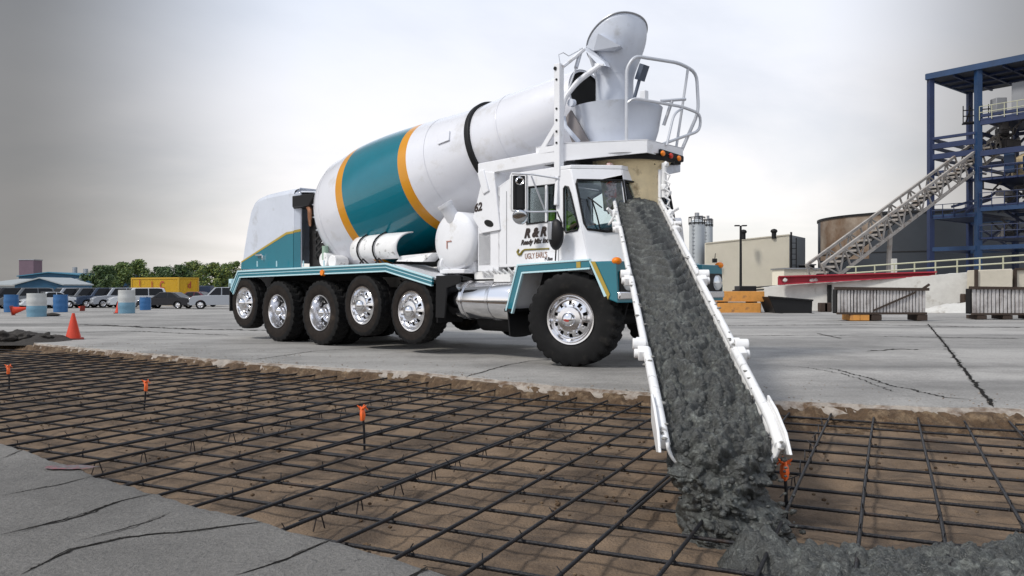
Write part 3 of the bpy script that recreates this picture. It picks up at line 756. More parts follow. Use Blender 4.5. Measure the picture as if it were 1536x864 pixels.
# black oval mirror housing with mast in front of the door
mb = MB(); c = T(834, 352, 1.12); mb.blob(c, 1.0, 3, (.11, .07, .19)); om = mb.build('oval_mirror', 'black', truck, smooth=180)
mb = MB(); mb.box(T(826, 346, 1.17), (.065, .05, .22)); mb.build('mirror_bracket', 'steel', om, bevel=.01)
mb = MB(); mb.tube([T(838, 325, 1.02), T(836, 318, 1.1), T(843, 335, 1.13), T(842, 352, 1.12), T(834, 375, 1.05), T(833, 391, 1.0)], .009, 6); mb.build('mirror_arm', 'black', om)
# west coast mirror and round convex mirror, held by tube frame
VM = 1.26
mc = T(778.5, 289, VM); hw = .085; hh = .205
mb = MB(); mb.box(mc, (.05, .15, .42), R=Matrix.Rotation(math.radians(-32), 3, 'Z')); wm = mb.build('west_coast_mirror', 'frame', truck, bevel=.01)
Rm = Matrix.Rotation(math.radians(-32), 3, 'Z')
mb = MB(); mb.box(mc+Rm @ V((-.029, 0, 0)), (.004, .13, .36), R=Rm); mb.build('mirror_glass', 'mirror', wm); mb = MB(); mb.box(mc+Rm @ V((.027, .0, -.04)), (.006, .075, .30), R=Rm); mb.build('mirror_back', 'carglass', wm)
mb = MB()
ring = [mc+Rm @ V((.0, y, z)) for y, z in ((-.105,-.19),(-.105,.2),(-.09,.235),(.09,.235),(.105,.2),(.105,-.19),(.09,-.225),(-.09,-.225))]
mb.tube(ring, .014, 8, closed=True); mb.build('mirror_frame', 'chutewhite', wm)
mb = MB(); mb.lathe([(0, .03), (.012, .042), (0, .055), (-.015, .058), (-.03, .04), (-.035, .001)], mc+Rm @ V((.045, .0, .14)), Rm @ V((1,0,0)), 24); mb.build('spot_mirror', 'chrome', wm, smooth=40)
cc = T(780, 326, VM)
mb = MB(); mb.lathe([(.03, .001), (.026, .05), (.014, .085), (0, .10), (-.03, .095), (-.06, .06), (-.065, .001)], cc, V((.45, -.83, -.5)), 32); mb.build('convex_mirror', 'mirror', truck, smooth=60)
mb = MB()
mb.tube([mc+V((0,0,.235)), T(800, 262, 1.15), T(838, 268, .97)], .011, 6)
mb.tube([mc+V((0,0,-.225)), T(800, 318, 1.15), T(834, 317, .97)], .012, 6)
mb.tube([T(797, 264, 1.18), T(818, 317, 1.0)], .011, 6); mb.tube([mc+V((0,0,-.225)), cc], .012, 6)
mb.build('mirror_arm', 'tube', wm)

# --- drum support pedestal with fleet number ------------------------
mb = MB()
ps = [T(726, 256, .98), T(741, 258, .98), T(750, 345, .98), T(722, 350, .98), T(709, 327, .98)]
mb.panel(ps, ext=(0, .22, 0))
ped = mb.build('drum_pedestal', 'white', truck, smooth=0, bevel=.012)
q = T(711.5, 318, .98); text('fleet_number', '62', .15, ped, q+V((0, -.004, 0)), (1, 0, .12), (0, 0, 1), 'ink', .25, .006)
mb = MB(); c = T(733, 335, .985); mb.panel([c+V((math.cos(a)*.085, 0, math.sin(a)*.045-.02*math.cos(a))) for a in [2*pi*k/20 for k in range(20)]], ext=(0, .005, 0)); mb.build('pedestal_slot', 'bore', ped, smooth=0)
mb = MB(); mb.panel([q2+V((0, 1.96, 0)) for q2 in [V((p.x, p.y-.22, p.z)) for p in ps]], ext=(0, .22, 0)); mb.build('drum_pedestal', 'white', truck, smooth=0, bevel=.012)
mb = MB(); mb.box((-1.62, 0, 1.45), (.24, 1.9, .45)); mb.panel([Lc(-1.75, .95, 1.15), Lc(-1.36, .95, 1.15), Lc(-1.36, .95, 1.8), Lc(-1.75, .95, 1.75)], ext=(0, 1.9, 0)); mb.build('bulkhead', 'white', truck, smooth=0, bevel=.01)
mb = MB(); mb.tube([T(738, 262, .94), T(732, 275, .9), T(735, 300, .9), T(744, 322, .94)], .018, 8); mb.build('hydraulic_hose', 'black', truck)

# --- hopper platform ---------------------------------------------------
plf = [(.60, .40), (-.30, .90), (-.75, .9), (-.75, -.9), (-.30, -.90), (.60, -.42)]
zb, zt2 = 2.56, 2.725
mb = MB()
n = len(plf)
inner = [(a*.93, b*.93) for a, b in plf]
mb.panel([Lc(a, b, zt2) for a, b in plf], [[Lc(-.0+.40*math.cos(t), .40*math.sin(t), zt2) for t in [2*pi*k/24 for k in range(24)]]], ext=(0, 0, -.02))
for i in range(n):
    a, b = plf[i], plf[(i+1) % n]
    z0 = [zb if q[0] > 0 else 2.50 for q in (a, b)]
    mb.add([Lc(*a, z0[0]), Lc(*b, z0[1]), Lc(*b, zt2), Lc(*a, zt2), Lc(a[0]*.97, a[1]*.97, z0[0]), Lc(b[0]*.97, b[1]*.97, z0[1]), Lc(b[0]*.97, b[1]*.97, zt2), Lc(a[0]*.97, a[1]*.97, zt2)],
           [(0,1,2,3), (7,6,5,4), (0,4,5,1), (3,2,6,7), (0,3,7,4), (1,5,6,2)])
pf = mb.build('hopper_platform', 'white', truck, smooth=0, bevel=.008)
mb = MB()
for s in (1, -1):
    mb.bar(Lc(-.30, s*.89, 2.575), Lc(-1.72, s*.93, 2.53), .10, .16)
    mb.bar(Lc(-1.66, s*.93, 2.5), Lc(-1.55, s*.93, 2.2), .14, .12)
mb.build('platform_beam', 'white', truck, bevel=.01)
for s in (1, -1):
    mb = MB()
    mb.bar(T(838.5, 96, .93) if s == 1 else Lc(-.33, -.93, 3.7), Lc(T(838.5, 96, .93).x, s*.93, 2.30), .09, .09)
    ub = T(838.5, 96, .93).x
    mb.panel([Lc(ub-.03, s*.95, 2.62), Lc(ub-.34, s*.95, 2.62), Lc(ub-.31, s*.95, 2.68), Lc(ub-.05, s*.95, 2.98), Lc(ub-.03, s*.95, 3.0)], [[Lc(ub-.06, s*.95, 2.70), Lc(ub-.2, s*.95, 2.70), Lc(ub-.06, s*.95, 2.86)]], ext=(0, s*.03, 0))
    mb.bar(Lc(ub, s*.94, 2.44), Lc(ub, s*.98, 1.95), .05, .05)
    mb.build('support_post', 'white', truck, smooth=0, bevel=.008)
    mb = MB()
    for z in (2.72, 2.86, 3.0, 3.14, 3.5): mb.cyl(Lc(ub, s*.975, z), Lc(ub, s*.985, z), .014, .014, 8)
    mb.cyl(Lc(ub-.02, s*.975, 3.64), Lc(ub-.02, s*.99, 3.64), .022, .022, 10)
    mb.build('bolt', 'frame', truck)
# marker lamps at the front of the platform
mb = MB(); a = Lc(.615, .30, 2.60); b = Lc(.615, -.36, 2.56)
mb.bar(TU(989, 228, .615), TU(1024, 239, .615), .05, .085); lb = mb.build('lamp_bar', 'frame', truck, bevel=.02)
for k in range(3):
    q = TU(994.5+12*k, 230+3.7*k, .645); mb = MB(); mb.blob(q, 1, 2, (.022, .045, .036)); mb.build('marker_lamp', 'amber' if k != 1 else 'redlens', lb, smooth=180)
mb = MB(); mb.panel([TU(985, 240, .5), TU(1021, 246, .5), TU(1021, 258, .5), TU(993, 264, .5), TU(985, 258, .5)], ext=(-.35, 0, 0)); mb.build('platform_step_box', 'hoodwhite', truck, smooth=0, bevel=.01)
mb = MB(); mb.panel([TU(980, 229, .56), TU(1022, 240, .56), TU(1021, 247, .53), TU(982, 247, .53)], ext=(-.3, 0, 0)); mb.build('platform_underside', 'frame', truck, smooth=0)
# guard rail
mb = MB()
def arc(pts, r=.1, n=4):
    out = [V(pts[0])]
    for i in range(1, len(pts)-1):
        a, b, c = V(pts[i-1]), V(pts[i]), V(pts[i+1])
        d0 = (a-b); d1 = (c-b); k = min(r, d0.length*.45, d1.length*.45)
        p0 = b+d0.normalized()*k; p1 = b+d1.normalized()*k
        for j in range(n+1):
            t = j/n; out.append(p0*(1-t)**2+b*2*t*(1-t)+p1*t*t)
    out.append(V(pts[-1])); return out
g0 = Lc(.33, .47, 2.72); 
top = [Lc(.345, .47, 2.72), Lc(.34, .46, 3.62), Lc(.42, .40, 3.76), Lc(.62, -.30, 3.78), Lc(.70, -.58, 3.70), Lc(.72, -.60, 3.2), Lc(.56, -.45, 2.70)]
mb.tube(arc(top, .12), .022, 10)
mid = [Lc(.34, .465, 3.18), Lc(.42, .42, 3.24), Lc(.66, -.30, 3.22), Lc(.76, -.58, 3.16), Lc(.74, -.60, 2.95), Lc(.52, -.05, 2.73)]
mb.tube(arc(mid, .1), .019, 8)
mb.tube(arc([Lc(.62, -.0, 2.70), Lc(.66, -.1, 3.10), Lc(.66, -.30, 3.2)], .12), .016, 8)
mb.tube([Lc(.66, -.44, 3.74), Lc(.52, -.38, 2.71)], .017, 8)
mb.build('guard_rail', 'tube', truck)
# collector bowl
mb = MB()
mb.lathe([(2.62, .30), (2.70, .47), (2.95, .55), (3.24, .60), (3.25, .605), (3.255, .59), (3.24, .585), (2.95, .52), (2.72, .40)], Lc(-.15, 0, 0), (0,0,1), 72,
         rfun=lambda i, j, r: r)
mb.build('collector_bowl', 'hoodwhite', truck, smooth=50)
# charge hood: a neck standing in the bowl that flares into an obliquely cut scoop
mb = MB(); nH = 72; HU = -.17
rows = []
for i in range(24):
    t = i/23; row = []
    for j in range(nH):
        a = 2*pi*j/nH; du, dv = math.cos(a), math.sin(a)
        k = .83*du+.56*dv
        hi = 4.16+.235*k+.06*(1-k*k)*(.731*du-.682*dv)
        z = 3.12+(hi-3.12)*t
        r = .245+.155*smooth01(3.62, 4.22, z)**.8
        row.append(Lc(HU+.02*smooth01(3.6, 4.2, z)+du*r, dv*r, z))
    rows.append(row)
vs = [q for r in rows for q in r]; fs = []
for i in range(23):
    for j in range(nH):
        fs.append((i*nH+j, i*nH+(j+1) % nH, (i+1)*nH+(j+1) % nH, (i+1)*nH+j))
mb.add(vs, fs)
ch = mb.build('charge_hood', 'hoodwhite', truck, smooth=50, recalc=True)
ch.modifiers.new('solid', 'SOLIDIFY').thickness = .015
mb = MB(); mb.tube(rows[-1], .013, 8, closed=True); mb.build('rim_bead', 'steel', ch)
mb = MB(); mb.tube([Lc(HU+.25*math.cos(t_), .25*math.sin(t_), 3.68) for t_ in [2*pi*k/48 for k in range(48)]], .007, 6, closed=True); mb.build('weld_seam', 'hoodwhite', ch)
mb = MB(); mb.panel([T(879, 70, .40), T(897, 50, .47), T(931, 69, .36), T(921, 76, .34), T(890, 76, .42)], ext=(-.08, .16, .02))
mb.build('splash_ledge', 'hoodwhite', ch, smooth=0)
mb = MB(); mb.panel([T(875, 73, .40), T(897, 97, .42), T(909, 99, .40), T(906, 93, .38), T(884, 70, .40)], ext=(0, .10, .0)); mb.build('edge_flange', 'hoodwhite', ch, smooth=0)
mb = MB(); mb.panel([T(846, 180, .62), T(856, 165, .62), T(884, 214, .55), T(858, 214, .62)], ext=(0, .03, 0)); mb.build('splash_skirt', mat('grey_rubber_skirt', (.22,.2,.2), .7, var=.2), truck, smooth=0)
# hood arm, cylinder and links
mb = MB(); mb.tube(arc([T(842, 172, .75), T(846, 148, .72), T(866, 122, .60), T(900, 98, .42)], .15), .035, 10); mb.tube([T(844, 100, .92), T(862, 86, .6), T(876, 74, .46)], .026, 8)
mb.bar(T(893, 97, .42), T(906, 98, .38), .06, .025); mb.build('hood_arm', 'white', truck)
mb = MB(); mb.tube([T(872, 74, .44), T(864, 102, .62)], .026, 10); mb.tube([T(864, 102, .62), T(848, 148, .72)], .011, 8); mb.build('hood_cylinder', 'tube', truck)
mb = MB(); mb.tube([T(840, 95, .9), T(838, 82, .9), T(845, 79, .9), T(853, 84, .85), T(868, 76, .6), T(874, 72, .5)], .006, 5); mb.build('control_cable', 'tube', truck)
mb = MB(); mb.tube([Lc(.10, .06, 3.12), Lc(.20, -.02, 3.58)], .022, 8); mb.box(Lc(.23, -.04, 3.68), (.07, .13, .2), R=Matrix.Rotation(.4, 3, 'Y')); mb.build('water_nozzle', mat('slate_grey_plastic', (.07,.09,.13), .5), truck)
mb = MB(); mb.tube([Lc(.45, -.20, 3.0), Lc(.56, -.22, 3.30)], .022, 8); mb.tube([Lc(.47, -.1, 3.29), Lc(.66, -.38, 3.33)], .02, 8); mb.build('spray_handle', 'tube', truck)
mb = MB(); q = T(860, 155, .62); mb.cyl(q, q+V((0, -.06, 0)), .05, .05, 16); mb.tube([T(845, 175, .7), T(848, 190, .7), T(868, 213, .66)], .03, 8); mb.build('collar_bracket', 'hoodwhite', truck)
# stained discharge funnel
mb = MB()
mb.lathe([(2.60, .50), (2.52, .50), (2.44, .43), (2.30, .395), (2.06, .37), (1.93, .36)], Lc(.10, 0, 0), (0,0,1), 56)
fn = mb.build('discharge_funnel', 'funnel', truck, smooth=50)
fn.modifiers.new('solid', 'SOLIDIFY').thickness = .012
mb = MB(); mb.lathe([(2.50, .62), (2.57, .64)], Lc(.0, 0, 0), (0,0,1), 40); mb.lathe([(2.575, .3), (2.575, .66)], Lc(.0, 0, 0), (0,0,1), 40); mb.build('funnel_flange', 'frame', truck, smooth=60)

# --- chute ---------------------------------------------------------
CT = P(955, 296, 9.92); CL = P(1085, 666, 3.60); CT.z = 2.02
ca = (CL-CT); CLEN = ca.length; ca.normalize()
cl = ca.cross(V((0,0,1))).normalized()       # sideways
if cl.x < 0: cl = -cl
cn = cl.cross(ca)
if cn.z < 0: cn = -cn
def C(sm, t, h): return CT+ca*sm+cl*t+cn*h   # metres along, sideways, square to the chute
segs = [(0.0, 1.72), (1.74, 3.72), (3.74, 5.36), (5.38, CLEN)]
HWD = .272
def HW_(sm): return .272-.026*sm/CLEN
chute_parts = []
for k, (s0, s1) in enumerate(segs):
    mb = MB()
    hw = HW_((s0+s1)/2)
    def sh(i, j, s0=s0, s1=s1, hw=hw, k=k):
        t = i/8; s_ = lerp(s0, s1, t); a = pi+pi*j/20
        w_ = hw
        cut = 0
        if k == 3 and t > .6:        # the lip: side walls sweep down towards the end
            cut = (t-.6)/.4
        up = .0 - .0*cut
        x = math.cos(a)*w_; h = math.sin(a)*.25
        if k == 3: h *= 1-.3*t
        return C(s_, x, h)
    mb.grid(sh, 9, 21)
    cp = mb.build('chute_section', 'chutewhite', truck, smooth=60, xf=W2L)
    so = cp.modifiers.new('solid', 'SOLIDIFY'); so.thickness = .014; so.offset = 0
    for sd_ in (-1, 1):
        mb = MB(); m = s1 if k < 3 else lerp(s0, s1, .62)
        pts = [C(s0+.03, sd_*(hw+.01), .012), C(m-.03, sd_*(hw+.01), .012)]
        if k == 3: pts += [C(lerp(s0, s1, .8), sd_*(hw+.012), .01), C(s1-.03, sd_*(hw+.008), -.02)]
        mb.tube(pts, .023 if k < 3 else .026, 10); mb.build('chute_rim', 'chutewhite', cp, smooth=40, xf=W2L)
        mb = MB()
        if k < 3:
            h = C(s1+.01, sd_*(hw+.035), .0)
            mb.bar(h-ca*.13+cn*.005, h+ca*.13+cn*.005, .045, .06, up=cn)
            mb.cyl(h-cl*sd_*.03+cn*.035, h+cl*sd_*.05+cn*.035, .035, .035, 14)
            mb.cyl(h+ca*.07-cl*.03*sd_, h+ca*.07+cl*.045*sd_, .028, .028, 12)
            mb.build('chute_hinge', 'chutewhite', cp, smooth=40, bevel=.005, xf=W2L)
        else:
            h = C(lerp(s0, s1, .66), sd_*(hw+.03), .0)
            mb.panel([h-ca*.02+cn*.055, h+ca*.16+cn*.06, h+ca*.36+cn*.035, h+ca*.47-cn*.02, h+ca*.36-cn*.075, h+ca*.05-cn*.07], ext=cl*sd_*.014)
            mb.build('chute_lip_wing', 'chutewhite', cp, smooth=30, bevel=.004, xf=W2L)
# stiffener ribs round the back of each section are hidden; clamp hardware at the head of the chute
for sd_ in (-1, 1):
    mb = MB(); h = C(.12, sd_*(HWD+.05), .05)
    mb.tube([h+V((0,0,.42)), h+V((sd_*.0,0,.2)), h], [.03, .035, .03], 10)
    mb.tube([h+V((sd_*-.05,0,.34)), h+V((sd_*-.05,0,.0))], .022, 8)
    mb.blob(h+V((0,0,.12)), .06, 1); mb.blob(h+V((sd_*.05,-.02,.05)), .045, 1); mb.blob(h+V((sd_*.02,0,.40)), .045, 1)
    for k in range(5):
        mb.tube([h+V((0, -.05, .3-.1*k)), h+V((sd_*.06, -.06, .26-.1*k)), h+V((sd_*.03, -.05, .2-.1*k))], .012, 6)
    mb.build('chute_lift_ram', mat('red_rusty_ram', (.55,.42,.40), .45, var=.2, vscale=15, col2=(.4,.12,.08), c2scale=12, c2lo=.5, c2hi=.6) if sd_ < 0 else 'chutewhite', truck, smooth=40, xf=W2L)
    mb = MB(); h = C(1.0, sd_*(HWD+.04), .02)
    mb.blob(h, .05, 1); mb.tube([h, h+V((sd_*.08, -.05, .05))], .018, 6); mb.tube([h+ca*.1, h+ca*.12+V((sd_*.06, 0, -.1)), h+ca*.3], .012, 6)
    mb.build('chute_latch', 'chutewhite', truck, xf=W2L)
random.seed(31)
mb = MB()
for k in range(130):
    sm = CLEN*(1-random.random()**1.6*.95); sd_ = random.choice((-1, 1)); hw = HW_(sm)
    q = C(sm, sd_*(hw+random.uniform(-.02, .03)), random.uniform(.0, .04) if sm < CLEN-.6 else random.uniform(-.06, .03))
    mb.blob(q, random.uniform(.004, .012)*(1.6 if random.random() < .1 else 1), 2, (1.3, 1.3, .55), amp=.35, seed=k)
o = mb.build('dried_spatter', mat('dried_concrete', (.24,.235,.22), .9, var=.2, vscale=30), truck, smooth=180, xf=W2L); o['kind'] = 'stuff'
# pivot yoke carrying the chute head
mb = MB(); mb.tube([Lc(.62, .3, 1.5), Lc(.72, .1, 1.75), W2L @ C(.15, -.1, -.27)], .06, 10); mb.tube([Lc(.62, -.3, 1.5), Lc(.72, -.1, 1.75), W2L @ C(.15, .1, -.27)], .06, 10)
mb.build('chute_yoke', 'white', truck)

# --- wet concrete in the chute and falling from its lip ----------------
def lump(p, s):
    d = noise.voronoi(p*s, distance_metric='DISTANCE')[0]
    return .55*max(0.0, 1-(d[0]/.72)**2)
NS, NT, NX = 620, 84, 150
def depth_s(i):
    # rows spaced evenly in the picture
    t = i/(NS-1); z0 = CT.y; z1 = CL.y
    y = 1/lerp(1/z0, 1/z1, t); return (z0-y)/(z0-z1)
S0 = CLEN-.10
def path(sm):
    """centre line, and square-up, of the stream: down the chute, then bending over the lip"""
    if sm <= S0: return CT+ca*sm, cn
    p = CT+ca*S0; a0_ = math.asin(-ca.z); hd2 = V((ca.x, ca.y, 0)).normalized(); n = 24; ds = (sm-S0)/n
    for k in range(n):
        al = a0_+(math.radians(84)-a0_)*smooth01(-.06, .42, ds*(k+.5)*1.0)
        p = p+(hd2*math.cos(al)-V((0,0,1))*math.sin(al))*ds
    return p, V((hd2.x*math.sin(al), hd2.y*math.sin(al), math.cos(al)))
LEXT = .60
def flow(i, j):
    x = -1+2*j/(NT-1)
    if i < NS: sm = .02+(S0-.02)*depth_s(i); f = sm/CLEN; ex = 0
    else: ex = (i-NS+1)/NX; sm = S0+LEXT*ex; f = 1
    w_ = (HW_(min(sm, CLEN))-.012)*(1-.20*smooth01(.15, .7, ex)+.05*math.sin(ex*11))
    base = -.05+.035*(1-x*x)+.03*smooth01(0.0,.05,f)+.06*ex*(1-x*x)
    p = V((x*w_, sm, 0))
    wob = fbm(V((x*1.2, sm*.9, 3.0)), 2)
    ph = sm/.25+x*x*1.7+wob*.75
    rip = .5+.5*math.sin(ph*2*pi); rip = rip**2.2
    a1 = .075*(1-.8*smooth01(.5, .85, f))*(1-.5*abs(x)**2)
    low = smooth01(.45, .92, f)
    h = base+a1*(rip-.35)+fbm(p*8, 4)*(.009+.025*low)
    h += (lump(p+V((0,0,.3)), 12)-.2)*.085*(.08+1.0*low)+(lump(p+V((.7,0,.1)), 30)-.2)*.05*(.2+1.0*low)
    h += lump(p, 70)*.008+fbm(p*60, 2)*.002
    edge = smooth01(1.0, .86, abs(x))
    if ex: edge = lerp(edge, 1, .6*min(1, ex*4))
    c0, n0_ = path(sm)
    return c0+cl*(x*w_*(1+.12*fbm(V((x*3, sm*9, 5)), 3)*min(1, ex*5)))+n0_*lerp(-.055, h, .35+.65*edge)-n0_*(.16*abs(x)**3*min(1, ex*3))
WC = mat('wet_concrete', (0.040, 0.0425, 0.040), 0.38, var=.35, vscale=22, bump=.6, bscale=130, col2=(.11,.118,.108), c2scale=9, c2lo=.5, c2hi=.68, rvar=.18)
nt = WC.node_tree; N = nt.nodes; L = nt.links; bs = N['Principled BSDF']
vo = N.new('ShaderNodeTexVoronoi'); vo.inputs['Scale'].default_value = 85; tc_ = N.new('ShaderNodeTexCoord'); L.new(tc_.outputs['Object'], vo.inputs['Vector'])
sp_ = N.new('ShaderNodeSeparateColor'); L.new(vo.outputs['Color'], sp_.inputs[0])
mr_ = N.new('ShaderNodeMapRange'); mr_.inputs[1].default_value = .55; mr_.inputs[2].default_value = 1.0; mr_.inputs[3].default_value = .88; mr_.inputs[4].default_value = 1.75; L.new(sp_.outputs[0], mr_.inputs[0])
old = bs.inputs['Base Color'].links[0].from_socket
vm = N.new('ShaderNodeVectorMath'); vm.operation = 'SCALE'; L.new(old, vm.inputs[0]); L.new(mr_.outputs[0], vm.inputs['Scale']); L.new(vm.outputs[0], bs.inputs['Base Color'])
bs.inputs['Specular IOR Level'].default_value = .6
wetc = empty('wet_concrete', (CL.x, CL.y, -.15))
tag(wetc, 'dark grey wet concrete sliding down the white chute and falling off its lip', 'wet concrete')
WX = Matrix.Translation((-CL.x, -CL.y, .15))
mb = MB(); mb.grid(flow, NS+NX, NT)
mb.build('flowing_layer', WC, wetc, smooth=180, xf=WX, recalc=False)
# falling stream: a lumpy curtain below the lip
def stream(i, j):
    t = i/229; a = 2*pi*j/170
    ctr = C(CLEN-.10, 0, -.10)
    z = lerp(ctr.z+.02, -.19, t)
    fwd = .02+.16*t**.5
    cx = ctr.x+.0+.05*smooth01(.2, 1, t); cyy = ctr.y-fwd
    w_ = lerp(.232, .185, smooth01(0, .45, t))+.03*math.sin(t*9+.6)*smooth01(.1,.3,t)-.015*smooth01(.5,.8,t)+.06*smooth01(.82, 1, t)
    th = lerp(.10, .165, smooth01(0, .5, t))+.05*smooth01(.8, 1, t)
    x = math.cos(a); y = math.sin(a)
    p = V((x*w_, y*th, z*1.0))
    d = fbm(p*6+V((0,0,2)), 4)*.045+(lump(p, 13)-.25)*.085+(lump(p+V((3,1,0)), 28)-.25)*.04+lump(p, 60)*.012+fbm(p*45, 2)*.004
    d *= smooth01(-.02, .12, t)
    return V((cx+x*(w_+d), cyy+y*(th+d), z+d*.25*noise.noise(p*8)))
mb = MB(); mb.grid(stream, 230, 171)
mb.build('falling_stream', WC, wetc, smooth=180, xf=WX, recalc=False)
mb = MB()
for k in range(90):
    a = random.uniform(0, 2*pi); z = random.uniform(-.14, .2)
    t = (.2-z)/.36; ctr = C(CLEN-.1, 0, -.1)
    q = V((ctr.x+.03+math.cos(a)*random.uniform(.19, .27), ctr.y-.02-.27*max(0,t)**.55+math.sin(a)*random.uniform(.1, .2), z))
    mb.blob(q, random.uniform(.006, .02), 1, (1, random.uniform(.7, 1), random.uniform(.7, 1)), amp=.5, seed=k)
mb.build('loose_pebbles', WC, wetc, smooth=180, xf=WX)['kind'] = 'stuff'
# ------------------------------------------------------------------ ground
FE = [(-40, 38), (-22, 24.2), (-13, 17.2), (-8.6, 13.85), (-6.28, 12.13), (-4.45, 10.83), (-3.2, 9.96), (-1.97, 9.22), (-1.07, 8.86), (-.51, 8.33), (.44, 7.54), (1.21, 7.06), (2.24, 6.53), (3.26, 6.2), (4.2, 6.05), (9, 5.6), (40, 3)]
NE = [(-40, 31.5), (-14, 12.4), (-9, 8.9), (-5, 6.2), (-3.1, 4.85), (-2.74, 4.57), (-2.07, 4.0), (-1.557, 3.6), (-.978, 3.19), (-.66, 2.976), (-.146, 2.58), (1.2, 1.6), (4.5, -.7), (9, -3.5), (40, -22)]
fx, fy = zip(*FE); nx, ny = zip(*NE)
def far_edge(x): return interp(fx, fy, x)
def near_edge(x): return interp(nx, ny, x)
PITZ = -.175
def groundz(y): return -.83*smooth01(29, 70, y)

def concrete_mat(name, base, dark, bumpd=0.35, big=0.35, grain=160):
    m = bpy.data.materials.new(name); m.use_nodes = True
    nt = m.node_tree; N = nt.nodes; L = nt.links; b = N['Principled BSDF']
    tc = N.new('ShaderNodeTexCoord')
    def nz(s, d, r, vec=None):
        n = N.new('ShaderNodeTexNoise'); n.inputs['Scale'].default_value = s; n.inputs['Detail'].default_value = d; n.inputs['Roughness'].default_value = r
        L.new(vec or tc.outputs['Object'], n.inputs['Vector']); return n.outputs['Fac']
    mp = N.new('ShaderNodeMapping'); L.new(tc.outputs['Object'], mp.inputs[0]); mp.inputs['Rotation'].default_value = (0, 0, math.radians(5)); mp.inputs['Scale'].default_value = (.10, .9, 1)
    a = nz(.9, 6, .6); c = nz(9, 7, .7); st = nz(.55, 5, .6, mp.outputs[0]); g = nz(grain, 4, .75); sp = nz(24, 4, .6)
    def mr(v, lo, hi, o0, o1):
        r = N.new('ShaderNodeMapRange'); L.new(v, r.inputs[0]); r.inputs[1].default_value = lo; r.inputs[2].default_value = hi; r.inputs[3].default_value = o0; r.inputs[4].default_value = o1; return r.outputs[0]
    def mul(x, y):
        n = N.new('ShaderNodeMath'); n.operation = 'MULTIPLY'; L.new(x, n.inputs[0]); L.new(y, n.inputs[1]); return n.outputs[0]
    k = mul(mul(mr(a, .3, .7, 1-big*.55, 1+big*.4), mr(c, .25, .75, .88, 1.12)), mul(mr(st, .42, .66, 1.08, 1-big), mr(g, .25, .75, .62, 1.38)))
    k = mul(k, mr(nz(.32, 8, .72), .46, .60, 1.06, .74)); k = mul(k, mr(sp, .62, .70, 1.0, .6))
    mx = N.new('ShaderNodeMix'); mx.data_type = 'RGBA'; mx.inputs[6].default_value = (*base, 1); mx.inputs[7].default_value = (*dark, 1)
    L.new(mr(a, .45, .7, 0, .8), mx.inputs[0])
    s = N.new('ShaderNodeVectorMath'); s.operation = 'SCALE'; L.new(mx.outputs[2], s.inputs[0]); L.new(k, s.inputs['Scale'])
    L.new(s.outputs[0], b.inputs['Base Color']); b.inputs['Roughness'].default_value = .88
    L.new(mr(st, .3, .7, .9, .62), b.inputs['Roughness'])
    bp = N.new('ShaderNodeBump'); bp.inputs['Strength'].default_value = bumpd; bp.inputs['Distance'].default_value = .02
    ad = N.new('ShaderNodeMath'); ad.operation = 'ADD'; L.new(g, ad.inputs[0]); L.new(c, ad.inputs[1]); L.new(ad.outputs[0], bp.inputs['Height']); L.new(bp.outputs[0], b.inputs['Normal'])
    return m
M['yard'] = concrete_mat('yard_concrete', (.335, .325, .31), (.25, .24, .228), .45, .42, 40)
M['slab'] = concrete_mat('old_asphalt_slab', (.205, .197, .185), (.135, .13, .122), 1.0, .4, 55)
M['crack'] = mat('crack_dirt', (.022, .021, .020), 1.0, var=.3, vscale=30, spec=.05)
M['broken'] = mat('broken_concrete_edge', (.31, .275, .24), .95, var=.35, vscale=9, bump=.7, bscale=35, col2=(.12, .075, .045), c2scale=6, c2lo=.46, c2hi=.64)
M['sand'] = mat('sandy_pit_soil', (.17, .118, .076), .95, var=.3, vscale=3, bump=.7, bscale=70, col2=(.075, .052, .035), c2scale=2.2, c2lo=.44, c2hi=.62)
M['dirt'] = mat('dark_dirt', (.085, .052, .028), .97, var=.5, vscale=14, bump=1.0, bscale=60, col2=(.18, .125, .075), c2scale=8, c2lo=.5, c2hi=.64)
M['rubble'] = mat('dark_rubble', (.032, .028, .025), .95, var=.5, vscale=9, bump=.8, bscale=30)

# yard sheet: dense near the pit, running out to the horizon
xs = [-3500, -900, -250, -90, -45, -25, -16]+[-12+.04*i for i in range(450)]+[6.2, 6.6, 7.2, 8, 9, 11, 14, 20, 32, 60, 120, 300, 900, 3500]
def chip(x):
    return .035*noise.noise(V((x*3.1, 0, 0)))+.03*noise.noise(V((x*9, 5, 0)))+.014*noise.noise(V((x*27, 9, 0)))+(-.10 if noise.noise(V((x*1.1, 33, 0))) > .42 else 0)*0
rows = [0, .03, .08, .16, .3, .6, 1.1, 2, 3.5, 5.5, 8, 11]
absr = [30, 33, 36, 40, 44, 48, 52, 56, 60, 65, 70, 76, 110, 200, 500, 1500, 4500]
def yv(i, j):
    x = xs[i]
    e = far_edge(max(-42, min(42, x)))+(chip(x) if -12.5 < x < 6.5 else 0)
    if -12.5 < x < 6.5: e += .09+.05*fbm(V((x*2.3, 8, 0)), 3)
    if j == 0: return V((x, e+.015, -.045))
    if j <= len(rows): y = e+rows[j-1]+(.02 if j == 1 else 0); y = min(y, 29.9) if e < 29 else e+.001*j
    else: y = max(absr[j-len(rows)-1], e+.02+.001*j)
    z = groundz(y)
    if j == 1: z -= .006+.006*noise.noise(V((x*12, 0, 3)))
    elif j < 5: z += .003*noise.noise(V((x*4, y*4, 0)))
    return V((x, y, z))
mb = MB(); mb.grid(yv, len(xs), len(rows)+len(absr)+1)
